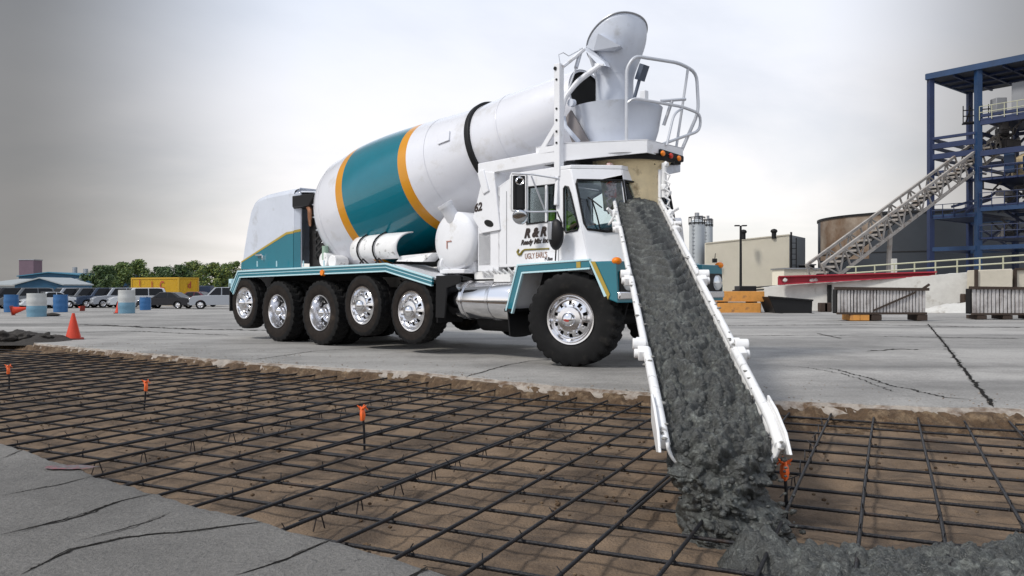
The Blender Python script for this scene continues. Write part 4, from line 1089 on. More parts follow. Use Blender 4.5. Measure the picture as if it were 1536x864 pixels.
# joints and cracks: jagged dark strips lying on the sheet
def crack(mb, pts, w, seed, zf=0.004, mi=1, jag=.03):
    random.seed(seed); out = []
    for a, b in zip(pts, pts[1:]):
        a, b = V((*a, 0)), V((*b, 0)); n = max(2, int((b-a).length/.03))
        for k in range(n): out.append(lerp(a, b, k/n))
    out.append(V((*pts[-1], 0)))
    vs = []
    for i, p in enumerate(out):
        t = (out[min(i+1, len(out)-1)]-out[max(0, i-1)]).normalized(); s = V((-t.y, t.x, 0))
        o = jag*(.5*noise.noise(p*2.3+V((0,0,seed)))+.55*noise.noise(p*7+V((0,0,seed)))+.4*noise.noise(p*23+V((0,0,seed))))
        ww = w*(.55+.9*abs(noise.noise(p*4+V((7,0,seed))))+.6*random.random()*.5)
        k = min(1, (i+.3)/6, (len(out)-i-.7)/6)
        c = p+s*o
        z = groundz(p.y)+zf
        vs += [c+s*ww*k*.5+V((0,0,z)), c-s*ww*k*.5+V((0,0,z))]
    mb.add(vs, [(2*i, 2*i+1, 2*i+3, 2*i+2) for i in range(len(out)-1)], mi)
    for i in range(2, len(out)-2):
        if random.random() < .35:
            q = vs[2*i+(i % 2)]; r_ = w*random.uniform(.25, .8); q = q+V((random.gauss(0, w*.4), random.gauss(0, w*.4), .0005+.001*random.random())); n_ = random.randint(5, 7)
            mb.add([q+V((math.cos(2*pi*k/n_)*r_*random.uniform(.5, 1.2), math.sin(2*pi*k/n_)*r_*random.uniform(.5, 1.2), 0)) for k in range(n_)], [tuple(range(n_))], mi)
def G(px, py): Y = CAMZ*FPX/(py-432); return ((px-768)/FPX*Y, Y)
crack(mb, [G(1392, 486), G(1420, 520), G(1462, 575), G(1492, 611)], .035, 1)
crack(mb, [G(1240, 552), G(1300, 566), G(1350, 582), G(1420, 596), G(1470, 601)], .02, 2, jag=.1)
crack(mb, [G(1165, 548), G(1210, 551), G(1260, 560), G(1350, 590)], .012, 3, jag=.08)
crack(mb, [G(696, 566), G(760, 548), G(800, 541)], .02, 4)
crack(mb, [G(380, 540), G(470, 527), G(640, 516)], .02, 14)
crack(mb, [G(960, 506), G(1200, 503), G(1536, 508)], .05, 5, jag=.02)
crack(mb, [G(1060, 489), G(1300, 487), G(1536, 492)], .08, 6, jag=.02)
crack(mb, [G(120, 487), G(300, 494), G(480, 497)], .12, 7, jag=.2)
crack(mb, [G(60, 500), G(200, 497), G(345, 503)], .05, 8, jag=.1)
crack(mb, [G(1300, 527), G(1345, 524), G(1385, 525)], .05, 9, jag=.1)
crack(mb, [G(1225, 500), G(1262, 508)], .04, 10)
yard = mb.build('yard', ['yard', 'crack'], smooth=180, recalc=False); tag(yard, kind='structure')

# broken edge of the yard slab and the dirt bank under it
def ev(i, j):
    x = -12+.02*i; e = far_edge(x)+chip(x); t = j/9
    e1_ = e+.09+.05*fbm(V((x*2.3, 8, 0)), 3)
    y = lerp(e1_+.03, e, min(1, t/.55)) if t < .55 else e-.03*(t-.55)
    z = lerp(-.004, -.075, (t/.55)**1.3) if t < .55 else lerp(-.075, PITZ, (t-.55)/.45)
    k = min(1, t*4)
    return V((x, y-.035*fbm(V((x*6, t*3, 1)), 4)*k, z+(.020*noise.noise(V((x*9, t*4, 2)))+.012*noise.noise(V((x*24, t*9, 2))))*k))
mb = MB(); mb.grid(ev, 910, 10); o = mb.build('yard_edge', 'broken', smooth=180, recalc=False); tag(o, kind='structure')
def bank(i, j):
    x = -12+.02*i; e = far_edge(x)+chip(x); t = j/13
    hgt = .165+.06*fbm(V((x*1.4, 0, 7)), 3)
    out = .40+.12*fbm(V((x*.9, 4, 2)), 3)
    prof = (1-t)**1.25
    z = PITZ-.012+hgt*prof+(.05*fbm(V((x*7, t*2.5, 4)), 4)+.022*fbm(V((x*30, t*5, 4)), 2))*(1-t*.75)
    return V((x, e+.05-out*t, min(z, -.03-.02*t)))
mb = MB(); mb.grid(bank, 910, 14); o = mb.build('dirt_bank', 'dirt', smooth=180, recalc=False); tag(o, kind='structure')

# pit floor
pxs = [-40, -25, -16]+[-12+.045*i for i in range(420)]+[7.2, 9, 14, 25, 40]
def pv(i, j):
    x = pxs[i]; t = j/169; y = lerp(near_edge(x)-.15, far_edge(x)+.12, t)
    d = .026*fbm(V((x*2.2, y*2.2, 0)), 4)+.013*fbm(V((x*9, y*9, 5)), 3)+.02*max(0, noise.noise(V((x*1.1, y*1.1, 8))))
    return V((x, y, PITZ+d))
mb = MB(); mb.grid(pv, len(pxs), 170); o = mb.build('pit_floor', 'sand', smooth=180, recalc=False); tag(o, kind='structure')
random.seed(11)
mb = MB()
for k in range(2600):
    x = random.uniform(-5, 4.2); y = random.uniform(near_edge(x)+.05, far_edge(x)-.05)
    if noise.noise(V((x*1.3, y*1.3, 77))) < random.uniform(-.2, .5): continue
    mb.blob((x, y, PITZ+.012), random.uniform(.004, .013)*(1.8 if random.random() < .06 else 1), 0, (1, random.uniform(.7, 1.3), .7))
o = mb.build('pit_gravel', 'dirt', smooth=0); tag(o, 'small dark clods and stones scattered over the sandy pit floor', 'gravel', kind='stuff')

random.seed(12)
mb = MB()
for k in range(900):
    x = random.uniform(-7, 5); y = far_edge(x)+.14+random.random()**2.2*1.6
    if noise.noise(V((x*1.1, y*1.1, 50))) < random.uniform(-.4, .4): continue
    mb.blob((x, y, .003), random.uniform(.003, .009)*(1.9 if random.random() < .06 else 1), 1, (1, random.uniform(.7, 1.3), .6), amp=.4, seed=k)
o = mb.build('yard_crumbs', 'broken', smooth=0); tag(o, 'crumbs of dirt and broken concrete strewn along the yard edge above the pit', 'crumbs', kind='stuff')
# foreground slab
sxs = [-40, -20, -13]+[-9+.03*i for i in range(420)]+[4.5, 7, 12, 40]
def sv(i, j):
    x = sxs[i]; c = .03*noise.noise(V((x*3.3, 0, 40)))+.022*noise.noise(V((x*11, 0, 41)))+.014*noise.noise(V((x*37, 0, 42)))
    e = near_edge(x)+c-.02
    if j == 0: return V((x, e-.03, PITZ-.05))
    if j == 1: return V((x, e, -.04))
    if j == 2: return V((x, e-.006, -.006))
    if j == 3: return V((x, e-.02, .0))
    d = [.08, .2, .4, .8, 1.4, 2.2, 3.2, 5, 9, 20, 60][j-4]
    return V((x, e-d, 0))
mb = MB(); mb.grid(sv, len(sxs), 15)
def crs(pts, w, seed, jag=.03):
    for k in range(3): crack(mb, [G(p[0], p[1]) for p in pts], w*(.55, .4, .3)[k], seed+50*k, .0015+.0006*k, 1, jag*(.7, .9, 1.2)[k])
crs([(0, 744), (90, 727), (150, 712)], .012, 21)
crs([(0, 803), (120, 775), (180, 752), (232, 738)], .022, 22, .04)
crs([(30, 862), (110, 825), (180, 808), (300, 795), (400, 782)], .022, 23, .03)
crs([(120, 812), (200, 790), (260, 768)], .012, 24, .04)
crs([(350, 864), (430, 840), (505, 806)], .02, 25, .02)
crs([(0, 690), (40, 672)], .012, 26)
crs([(560, 900), (640, 850), (690, 858)], .02, 27)
o = mb.build('foreground_slab', ['slab', 'crack'], smooth=180, recalc=False); tag(o, kind='structure')
mb = MB(); c = G(105, 703); mb.add([V((c[0]+.13*math.cos(a)*(1+.4*noise.noise(V((a*2,0,0)))), c[1]+.05*math.sin(a)*(1+.5*noise.noise(V((a*3,1,0)))), .009)) for a in [2*pi*k/24 for k in range(24)]], [tuple(range(24))])
o = mb.build('paint_mark', mat('faded_red_spray', (.19, .075, .085), .9, var=.5, vscale=30, col2=(.11,.105,.11), c2scale=20, c2lo=.4, c2hi=.55), smooth=0); tag(o, kind='structure')

# ------------------------------------------------------------------ reinforcing bars
e1 = V((.427, .904, 0)); e2 = V((-.904, .427, 0))
def inside(p, m=.0):
    return near_edge(p.x)-.03+m < p.y < far_edge(p.x)-.05-m and -12 < p.x < 6.5
def spans(o, d, lo, hi):
    out = []; cur = None; t = lo
    while t < hi:
        q = o+d*t
        if inside(q):
            if cur is None: cur = t
            last = t
        elif cur is not None: out.append((cur, last)); cur = None
        t += .02
    if cur is not None: out.append((cur, last))
    return out
random.seed(5)
def rebar(a, b, z, r, lab, grp):
    ln = (b-a).length; n = max(2, int(ln/.5)); s = V((-(b-a).y, (b-a).x, 0)).normalized(); k0 = random.uniform(0, 99)
    pts = [lerp(a, b, i/n)+s*.010*noise.noise(V((i*.35, k0, 0)))+V((0, 0, z+.006*noise.noise(V((i*.3, k0, 5))))) for i in range(n+1)]
    base = lerp(a, b, .5); base.z = z
    if min(a.y, b.y) < 4.6 and (a+b).y/2 < 5.5:      # near bars show their rolled ribs
        m_ = int(ln/.011); pts = [(lambda f: lerp(pts[int(f)], pts[min(n, int(f)+1)], f-int(f)))(i/m_*n) for i in range(m_+1)]
        mb = MB(); mb.tube(pts, [r*(1.07 if i % 2 else .93) for i in range(m_+1)], 6)
    else:
        mb = MB(); mb.tube(pts, r, 8)
    o = mb.build('rebar', 'rebar', smooth=60, loc=base); tag(o, lab, 'rebar', grp)
RA = 'thin dark reinforcing bar laid across the pit from the slab towards the yard'
RB = 'thin dark reinforcing bar laid lengthwise along the pit under the cross bars'
RAG, RBG = 'cross bars of the reinforcing grid', 'lengthwise bars of the reinforcing grid'
ends = []
for k in range(-26, 38):
    c = .113+.312*k
    for a, b in spans(e2*c, e1, -8, 26):
        if b-a < .4: continue
        ends.append((c, a, b))
        rebar(e2*c+e1*a, e2*c+e1*(b+random.uniform(-.05, .10)), -.082, .0086, RA, RAG)
        if random.random() < .3:      # lapped second bar lying against the first
            m = lerp(a, b, random.uniform(.25, .7)); h = random.uniform(.5, 1.3)
            rebar(e2*(c+.024)+e1*max(a, m-h), e2*(c+.024)+e1*min(b, m+h), -.082, .0086, RA, RAG)
for k in range(-12, 30):
    c = 3.66+.345*k
    for a, b in spans(e1*c, e2, -10, 24):
        if b-a < .4: continue
        rebar(e1*c+e2*a, e1*c+e2*b, -.103, .0086, RB, RBG)
        if random.random() < .4:
            m = lerp(a, b, random.uniform(.15, .5)); h = random.uniform(.4, 1.0)
            rebar(e1*(c+.024)+e2*max(a, m-h), e1*(c+.024)+e2*min(b, m+h), -.103, .0086, RB, RBG)
random.seed(8)
mb = MB()
for k in range(-26, 38):
    for m in range(-12, 30):
        q = e2*(.113+.312*k)+e1*(3.66+.345*m)
        if not inside(q, .08) or q.y > 8 or random.random() < .4: continue
        q.z = -.094; t_ = (e1+e2*random.choice((-1, 1))).normalized()*.017
        mb.tube([q-t_+V((0,0,-.012)), q+V((0,0,.024)), q+t_+V((0,0,-.012))], .0028, 4)
        mb.tube([q+V((0,0,.022)), q+V((random.uniform(-.02,.02), random.uniform(-.02,.02), .04))], .0025, 4)
o = mb.build('tie_wires', 'rebar', smooth=0); tag(o, 'thin twisted wires tying the crossing reinforcing bars together', 'tie wire', kind='stuff')
# wire feet holding the mat off the soil
sup0 = None; cnt = 0
mbx = MB(); mbx.tube([(-.035, 0, -.075), (-.012, 0, -.004), (.012, 0, -.004), (.035, 0, -.075)], .0035, 5); mbx.tube([(-.12, 0, -.004), (.12, 0, -.004)], .003, 5)
for row in (1.6, 3.4, 5.2, 7.0, -.3):
    c = 3.66+.345*round((row))
    cc = .113+.312*round((row-3)/.312)+.05
    for k in range(16):
        q = e2*cc+e1*(2.2+.34*k+random.uniform(-.05, .05))
        if not inside(q, .25): continue
        if sup0 is None:
            sup0 = mbx.build('bar_support', 'rebar', smooth=60); s = sup0
        else:
            s = sup0.copy(); COL.objects.link(s)
        s.location = (q.x, q.y, -.094); s.rotation_euler = (0, 0, math.atan2(e1.y, e1.x)+random.uniform(-.4, .4))
        tag(s, 'tiny bent wire foot propping the reinforcing bars off the soil', 'bar support', 'wire feet under the reinforcing grid')
# stakes with orange tape
def stake(px, ytop, ybot, lab, seed):
    random.seed(seed)
    Y = (CAMZ-PITZ)*FPX/(ybot-432); b = V(((px-768)/FPX*Y, Y, PITZ-.03)); h = (ybot-ytop)/FPX*Y
    t = empty('grade_stake', (b.x, b.y, PITZ)); tag(t, lab, 'stake', 'grade stakes with orange tape')
    ln = V((random.uniform(-.02, .02), 0, h+.03))
    mb = MB(); mb.tube([V((0,0,-.03)), ln*.5+V((.003,0,0)), ln-V((0,0,.03))], .008, 8); mb.build('stake_rod', 'rebar', t, smooth=60)
    mb = MB(); top = ln-V((0,0,.03))
    mb.lathe([(-.06, .009), (-.05, .015), (-.02, .017), (.012, .014), (.02, .006)], top, (0,0,1), 10, rfun=lambda i, j, r: r*(1+.35*math.sin(j*2.6+i)))
    for k in range(6):
        a = 2*pi*k/6+.4; q = top+V((0,0,.012))
        mb.tube([q, q+V((math.cos(a)*.02, math.sin(a)*.02, .02)), q+V((math.cos(a)*.036, math.sin(a)*.036, .0+.035*(k % 2)))], [.008, .007, .003], 4)
    mb.build('tape_knot', 'tape', t, smooth=60)
stake(547, 618, 676, 'thin stake with orange tape in the middle of the bar grid left of the chute', 1)
stake(216, 577, 614, 'thin stake with orange tape in the far left of the bar grid below the cone', 2)
stake(14, 553, 586, 'thin stake with dull orange tape at the leftmost edge of the bar grid', 3)
stake(1180, 702, 782, 'thin stake with orange tape just right of the falling concrete', 4)

# poured concrete spreading over the bars at the lower right
def pool(i, j):
    x = .5+i*.0118; y = 1.6+j*.0105
    # edge of the pour in plan
    ang = noise.noise(V((x*2.2, y*2.2, 0)))*.10+.05*noise.noise(V((x*7, y*7, 2)))
    ey = 3.30+.0*x+ang; ex = .86+.9*max(0, (2.9-y))*-.02+ang
    d = min(ey-y, x-ex+.02*(y-3))
    d2 = .24-((x-.98)**2+((y-3.14)*1.25)**2)**.5
    d = max(d, d2+ang*.6)
    k = smooth01(0, .20, d)
    p = V((x, y, 0))
    h = PITZ-.05+k*(.150+.03*fbm(p*2.2, 3))
    h += k*((lump(p+V((0,0,.2)), 14)-.22)*.045+(lump(p+V((2,0,.2)), 30)-.22)*.05+lump(p, 60)*.022+fbm(p*9, 4)*.014)
    h += .05*math.exp(-((x-.98)**2+(y-3.2)**2)/.03)
    return V((x, y, h))
mb = MB(); mb.grid(pool, 310, 178); o = mb.build('poured_concrete', WC, smooth=180, recalc=False)
tag(o, 'heap of fresh wet concrete spreading over the bars at the bottom right', 'fresh concrete')
# dark heap at the far left edge of the pit
def heap(i, j):
    x = -10.6+3.0*i/69; y = 13.5+1.3*j/29+.0
    k = smooth01(0, .35, i/69)*smooth01(1, .72, i/69)*math.sin(pi*j/29)
    z = -.04+k*(.20+.14*fbm(V((x*1.5, y*2, 3)), 4))+.05*k*fbm(V((x*7, y*7, 1)), 3)
    return V((x, y, z))
mb = MB(); mb.grid(heap, 70, 30); o = mb.build('rubble_heap', 'rubble', smooth=180, recalc=False); tag(o, 'low dark heap of dirt and rubble on the yard at the far left', 'rubble', kind='stuff')
random.seed(21)
for k in range(3):
    mb = MB(); q = V((-8.75+.30*k, 13.75+.1*k, .06)); mb.blob(q, .14-.02*k, 4, (1.5, .9, .7), amp=.6, seed=k+3); mb.v = [p_+(p_-q)*(.22*fbm(p_*9, 4)) for p_ in mb.v]
    o = mb.build('concrete_chunk', 'rubble', smooth=60); tag(o, ('broken dark concrete chunk against the rubble heap', 'middle broken dark concrete chunk between the rubble heap and the cone', 'broken dark concrete chunk nearest the orange cone')[k], 'concrete chunk', 'concrete chunks by the rubble heap')
# ------------------------------------------------------------------ left background
def cone(loc, h, lab, lying=None, grp='orange traffic cones'):
    t = empty('traffic_cone', loc); tag(t, lab, 'cone', grp)
    mb = MB(); mb.lathe([(.03*h/.5, .30*h), (.06*h, .27*h), (.5*h, .165*h), (.96*h, .055*h), (h, .05*h), (h, .03*h), (.9*h, .03*h)], (0,0,0), (0,0,1), 28)
    mb.build('cone_body', 'cone', t, smooth=40)
    mb = MB(); mb.box((0, 0, .03*h), (.72*h, .72*h, .06*h)); mb.build('cone_base', 'conebase', t, bevel=.02*h)
    if lying is not None: t.rotation_euler = (0, math.radians(78), lying); t.location.z += .3*h
    else: t.rotation_euler = (0, 0, .5)
    return t
def gp(px, py, z=0.0):
    Y = (CAMZ-z)*FPX/(py-432); return V(((px-768)/FPX*Y, Y, z))
cone(gp(110, 509), .475, 'clean orange traffic cone standing alone near the pit edge')
cone(gp(178, 470), .47, 'small orange cone partly behind the white and blue barrel by the cars')
cone(gp(18, 473), .5, 'orange cone toppled in front of the blue barrel at the far left', .3)
cone(gp(124, 466), .30, 'tiny red cone lying flat between the barrels', 2.6)
def barrel(px, py, w, h, kind, lab):
    q = gp(px, py); s = q.y/FPX; R = w*s/2; H = h*s
    t = empty('plastic_barrel', q, random.uniform(0, 2)); tag(t, lab, 'barrel', 'plastic barrels marking off the car park')
    def prof(z0, z1, k0, k1):
        out = []
        for i in range(13):
            u = lerp(z0, z1, i/12); r = R*(1-.05*(abs(u-.5)*2)**4)*(1+.02*math.cos(u*6*pi)); out.append((u*H, r))
        return out
    if kind == 'blue':
        mb = MB(); mb.lathe(prof(0, 1, 0, 0), (0,0,0), (0,0,1), 28, capends=True); mb.build('barrel_body', 'drumblue', t, smooth=40)
    else:
        mb = MB(); mb.lathe(prof(.47, 1, 0, 0), (0,0,0), (0,0,1), 28, capends=True); mb.build('upper_half', 'drumwhiteplastic', t, smooth=40)
        mb = MB(); mb.lathe(prof(0, .47, 0, 0), (0,0,0), (0,0,1), 28, capends=True); mb.build('lower_half', 'drumpale', t, smooth=40)
    mb = MB(); mb.cyl((R*.45, 0, H), (R*.45, 0, H+.02), .04, .04, 12); mb.build('bung', 'black', t)
random.seed(3)
barrel(17, 468, 20, 26, 'blue', 'dull blue barrel at the far left with a toppled cone in front')
barrel(55, 475, 27, 35, 'wb', 'white over pale blue barrel left of the orange cone')
barrel(91, 468, 20, 26, 'blue', 'bright blue barrel between the two white and blue barrels')
barrel(190, 470, 24, 35, 'wb', 'white over pale blue barrel in front of the white off-road car')
barrel(218, 465, 16, 19, 'blue', 'small blue barrel in front of the black sedan')
mb = MB(); q = gp(78, 474); mb.blob(q+V((0,0,.04)), .2, 2, (1.4, .6, .3), amp=.5, seed=4); o = mb.build('debris_lump', 'rubble', smooth=30); tag(o, 'flat dark lump of debris on the yard between the barrels', 'debris')

# cars -----------------------------------------------------------------
def make_car(name, paint, kind, loc, head, lab, cat='car', grp='cars parked along the far side of the yard'):
    """kind: suv / sedan / pickup; head = heading angle of the nose in plan"""
    t = empty(name, loc, head); tag(t, lab, cat, grp)
    Ln, Wd = {'suv': (4.7, 1.86), 'sedan': (4.7, 1.8), 'pickup': (5.4, 1.95)}[kind]
    h = Ln/2; gc = .24 if kind != 'sedan' else .18
    bz = {'suv': 1.05, 'sedan': .92, 'pickup': 1.10}[kind]; rz = {'suv': 1.78, 'sedan': 1.42, 'pickup': 1.82}[kind]
    R = .36 if kind != 'sedan' else .32
    fa, ra = h-.9, -h+.95
    def arch(c): return [(c+R*1.18*math.cos(a), R+R*1.18*math.sin(a)) for a in [pi*k/8 for k in range(9)]]
    low = [(-h+.05, gc+.12), (-h, bz-.25), (-h+.06, bz-.02)]
    if kind == 'sedan': topl = [(-h+.35, bz+.02), (-h+1.0, bz+.05), (h-1.45, bz+.03), (h-.5, bz-.10), (h-.08, bz-.26)]
    elif kind == 'suv': topl = [(-h+.2, bz+.02), (h-1.35, bz+.05), (h-.35, bz-.05), (h-.05, bz-.2)]
    else: topl = [(-h+.1, bz+.03), (h-1.5, bz+.06), (h-.3, bz-.02), (h-.04, bz-.2)]
    bot = [(h, gc+.3), (h-.06, gc+.1)]
    pl = low+topl+bot+[q for q in arch(fa) if q[1] > gc+.1]+[q for q in arch(ra) if q[1] > gc+.1]
    mb = MB(); n = len(pl)
    # body as a loft over the width with rounded sides
    secs = [(-1, .93, .02), (-.97, 1, .0), (-.6, 1.0, -.012), (0, 1.0, -.018), (.6, 1.0, -.012), (.97, 1, .0), (1, .93, .02)]
    loops = [[V((x*(1-abs(s)*.012), s*Wd/2, gc+(z-gc)*k if z > .6 else z)) for x, z in pl] for s, k, _ in ((-1, .97, 0), (-.94, 1, 0), (0, 1.012, 0), (.94, 1, 0), (1, .97, 0))]
    for a, b in zip(loops, loops[1:]):
        vs = a+b; mb.add(vs, [(i, (i+1) % n, n+(i+1) % n, n+i) for i in range(n)])
    for lp in (loops[0], loops[-1]): mb.panel(lp, ext=(0, .001, 0))
    mb.build('body', paint, t, smooth=40)
    # cabin
    if kind == 'sedan': cb = [(-h+.75, bz), (-h+1.55, rz-.03), (-h+2.2, rz), (.35, rz-.01), (h-1.35, bz)]
    elif kind == 'suv': cb = [(-h+.12, bz), (-h+.35, rz-.06), (-h+.7, rz), (.5, rz-.01), (h-1.25, bz)]
    else: cb = [(-.75, bz), (-.6, rz-.04), (-.4, rz), (.7, rz-.02), (h-1.35, bz)]
    mb = MB(); k = len(cb)
    def ring(s, ins): return [V((x, s*(Wd/2-.06-.17*(z-bz)/(rz-bz)), z)) for x, z in cb]
    A, B = ring(-1, 0), ring(1, 0)
    mb.add(A+B, [(i, (i+1) % k, k+(i+1) % k, k+i) for i in range(k)]+[tuple(range(k)), tuple(range(2*k-1, k-1, -1))])
    cabn = mb.build('cabin', paint, t, smooth=0, bevel=.05)
    def off(p, c, s): return c+(p-c)*s
    for s in (-1, 1):
        r = ring(s, 0); c = sum(r, V((0,0,0)))/k
        pts = [off(p, c, .84)+V((0, s*.012, 0)) for p in r]
        xm = (pts[0].x+pts[-1].x)/2-.1
        lo, hi = pts[0].z, pts[2].z
        front = [V((xm+.04, pts[0].y, lo)), V((xm+.04, pts[2].y, hi)), pts[-2], pts[-1]]
        rear = [pts[0]]+pts[1:-2]+[V((xm-.04, pts[2].y, hi)), V((xm-.04, pts[0].y, lo))]
        for q in (front, rear):
            mb = MB(); mb.panel(q, ext=(0, s*.012, 0)); mb.build('side_window', 'carglass', cabn, smooth=0)
    for nm, i0, i1, dx in (('windscreen', k-1, k-2, .014), ('rear_window', 0, 1, -.014)):
        q = [A[i0], A[i1], B[i1], B[i0]]; c = sum(q, V((0,0,0)))/4
        mb = MB(); mb.panel([off(p, c, .86)+V((dx, 0, .012)) for p in q], ext=(dx, 0, .01)); mb.build(nm, 'carglass', cabn, smooth=0)
    w0 = None
    for x in (fa, ra):
        for s in (-1, 1):
            if w0 is None:
                wmb = MB(); wmb.lathe([(-.10, R*.62), (-.11, R*.9), (-.08, R), (.08, R), (.11, R*.9), (.10, R*.62)], (0,0,0), (0,1,0), 24)
                w0 = wmb.build('wheel', 'rubber', t, smooth=40)
                rm = MB(); rm.lathe([(-.095, R*.64), (-.10, R*.58), (-.07, R*.5), (-.08, R*.2), (-.09, .02)], (0,0,0), (0,1,0), 20, skip=lambda i, j: i == 2 and j % 4 == 0)
                rm.build('rim', 'alu', w0, smooth=40); wo = w0
            else: wo = copy_tree(w0); wo.parent = t
            wo.location = (x, s*(Wd/2-.12), R); wo.rotation_euler = (0, 0, 0 if s < 0 else pi)
    for s in (-1, 1):
        mb = MB(); mb.box((h-.07, s*(Wd/2-.28), bz-.27), (.10, .36, .14)); mb.build('headlight', 'lampglass', t, bevel=.03)
    mb = MB(); mb.box((h-.02, 0, bz-.30), (.05, .9, .16)); mb.build('grille', 'chrome' if kind != 'sedan' else 'black', t, bevel=.02)
    mb = MB(); mb.box((h-.0, 0, gc+.22), (.14, Wd*.94, .16)); mb.box((-h+.0, 0, gc+.26), (.14, Wd*.94, .16)); mb.build('bumper', 'steel' if kind != 'sedan' else paint, t, bevel=.03)
    return t
def paint(name, c, r=.3): return mat(name, c, r, coat=.6)
cw = paint('car_white', (.62,.64,.66)); csil = paint('car_silver', (.36,.38,.41)); cgr = paint('car_grey', (.14,.15,.16)); cbk = paint('car_black', (.012,.012,.016)); cma = paint('car_maroon', (.12,.012,.03)); cye = paint('car_yellow', (.6,.4,.02)); cbl = paint('car_blue', (.03,.05,.09))
GZ = -.83
def cl_(px, Y): return V(((px-768)/FPX*Y, Y, GZ*smooth01(29, 70, Y)))
hd_ = math.radians(-128)
make_car('parked_car', cbk, 'suv', cl_(8, 68.0), hd_, 'dark off-road car at the far left end of the row behind the blue barrel')
make_car('parked_car', cgr, 'suv', cl_(38, 69.0), hd_, 'dark grey off-road car behind the left white and blue barrel')
make_car('parked_car', cw, 'sedan', cl_(72, 69.0), hd_, 'low white car right of the left white and blue barrel')
make_car('parked_car', csil, 'suv', cl_(99, 71.0), hd_, 'silver off-road car behind the bright blue barrel')
make_car('parked_car', cgr, 'suv', cl_(124, 71.5), hd_, 'grey off-road car with pale roof behind the standing cone')
make_car('parked_car', cbl, 'suv', cl_(148, 72.0), hd_, 'dark blue off-road car two places left of the white one')
make_car('parked_car', csil, 'suv', cl_(172, 72.5), hd_, 'silver off-road car directly left of the white one')
make_car('parked_car', cw, 'suv', cl_(207, 69.5), math.radians(-146), 'white off-road car with dark side windows in front of the yellow container')
make_car('parked_car', cbk, 'sedan', cl_(252, 68.0), math.radians(172), 'black sedan seen from the side right of the white off-road car')
make_car('parked_car', cma, 'sedan', cl_(292, 75.0), math.radians(170), 'dark red car half hidden behind the black sedan')
make_car('parked_car', csil, 'pickup', cl_(336, 67.0), math.radians(-162), 'silver pickup truck beside the tail of the mixer truck')
make_car('parked_car', cye, 'sedan', cl_(322, 84.0), math.radians(-150), 'yellow car behind the silver pickup truck', grp='cars parked along the far side of the yard')

def corr(name, col, scale, rough=.5, axis='X', var=.1):
    m = mat(name, col, rough, var=var, vscale=.6)
    nt = m.node_tree; N = nt.nodes; L = nt.links
    tc = N.new('ShaderNodeTexCoord'); wv = N.new('ShaderNodeTexWave'); wv.bands_direction = axis; wv.inputs['Scale'].default_value = scale
    L.new(tc.outputs['Object'], wv.inputs[0]); bp = N.new('ShaderNodeBump'); bp.inputs['Strength'].default_value = .9; bp.inputs['Distance'].default_value = .08
    L.new(wv.outputs['Fac'], bp.inputs['Height']); L.new(bp.outputs[0], N['Principled BSDF'].inputs['Normal']); return m
# yellow container
cY = 84
a = P(198, 423, cY); a.z = 0; b = P(268, 419, cY-3.5); c2 = P(297, 420, cY-1.5); zT = P(268, 417, cY-3.5).z; b.z = 0; c2.z = 0
t = empty('yellow_container', (b.x, b.y, GZ)); tag(t, 'long yellow container with red letters behind the parked cars', 'container')
def loc_(q, z): return V((q.x-b.x, q.y-b.y, z-GZ))
far_ = a+(c2-b)
mb = MB(); mb.panel([loc_(a, GZ+.15), loc_(b, GZ+.15), loc_(c2, GZ+.15), loc_(far_, GZ+.15)], ext=(0, 0, zT-GZ-.15)); bd = mb.build('container_body', corr('yellow_container_paint', (.72, .42, .012), 4), t, smooth=0)
mb = MB()
for q in (a, b, c2): mb.bar(loc_(q, GZ), loc_(q, zT+.05), .16, .16)
for q, r in ((a, b), (b, c2)): mb.bar(loc_(q, zT), loc_(r, zT), .14, .14); mb.bar(loc_(q, GZ+.12), loc_(r, GZ+.12), .14, .2)
mb.build('corner_frame', mat('dull_yellow_steel', (.5,.30,.02), .5), t)
sdv = (b-a).normalized(); nrm = V((sdv.y, -sdv.x, 0)); 
if nrm.y > 0: nrm = -nrm
def ctx(s, px, py, sz):
    q = P(px, py, cY-1.2); k = (V((q.x, q.y, 0))-a).dot(sdv); o_ = a+sdv*k+nrm*.09
    text('red_letter', s, sz, t, loc_(o_, q.z), sdv, (0,0,1), 'redink', 0, .02, .9)
ctx('C', 254, 433, 1.1); ctx('I', 201, 429, .9); ctx('I', 233, 431, .9)
ed = (c2-b).normalized(); en = V((ed.y, -ed.x, 0)); en = en if en.y < 0 else -en
o_ = b+ed*1.0+en*.09; text('red_letter', 'd', .95, t, loc_(o_, P(285, 432, cY-2).z), ed, (0,0,1), 'redink', 0, .02, .9)
mb = MB(); q = P(308, 425, 86); mb.box((0,0,1.0), (1.5, 1.2, 2.0)); o = mb.build('utility_cabinet', mat('dark_blue_cabinet', (.02,.04,.09), .5), loc=(0,0,0), bevel=.05); o.location = (q.x, q.y, GZ); tag(o, 'dark blue cabinet standing right of the yellow container', 'cabinet')

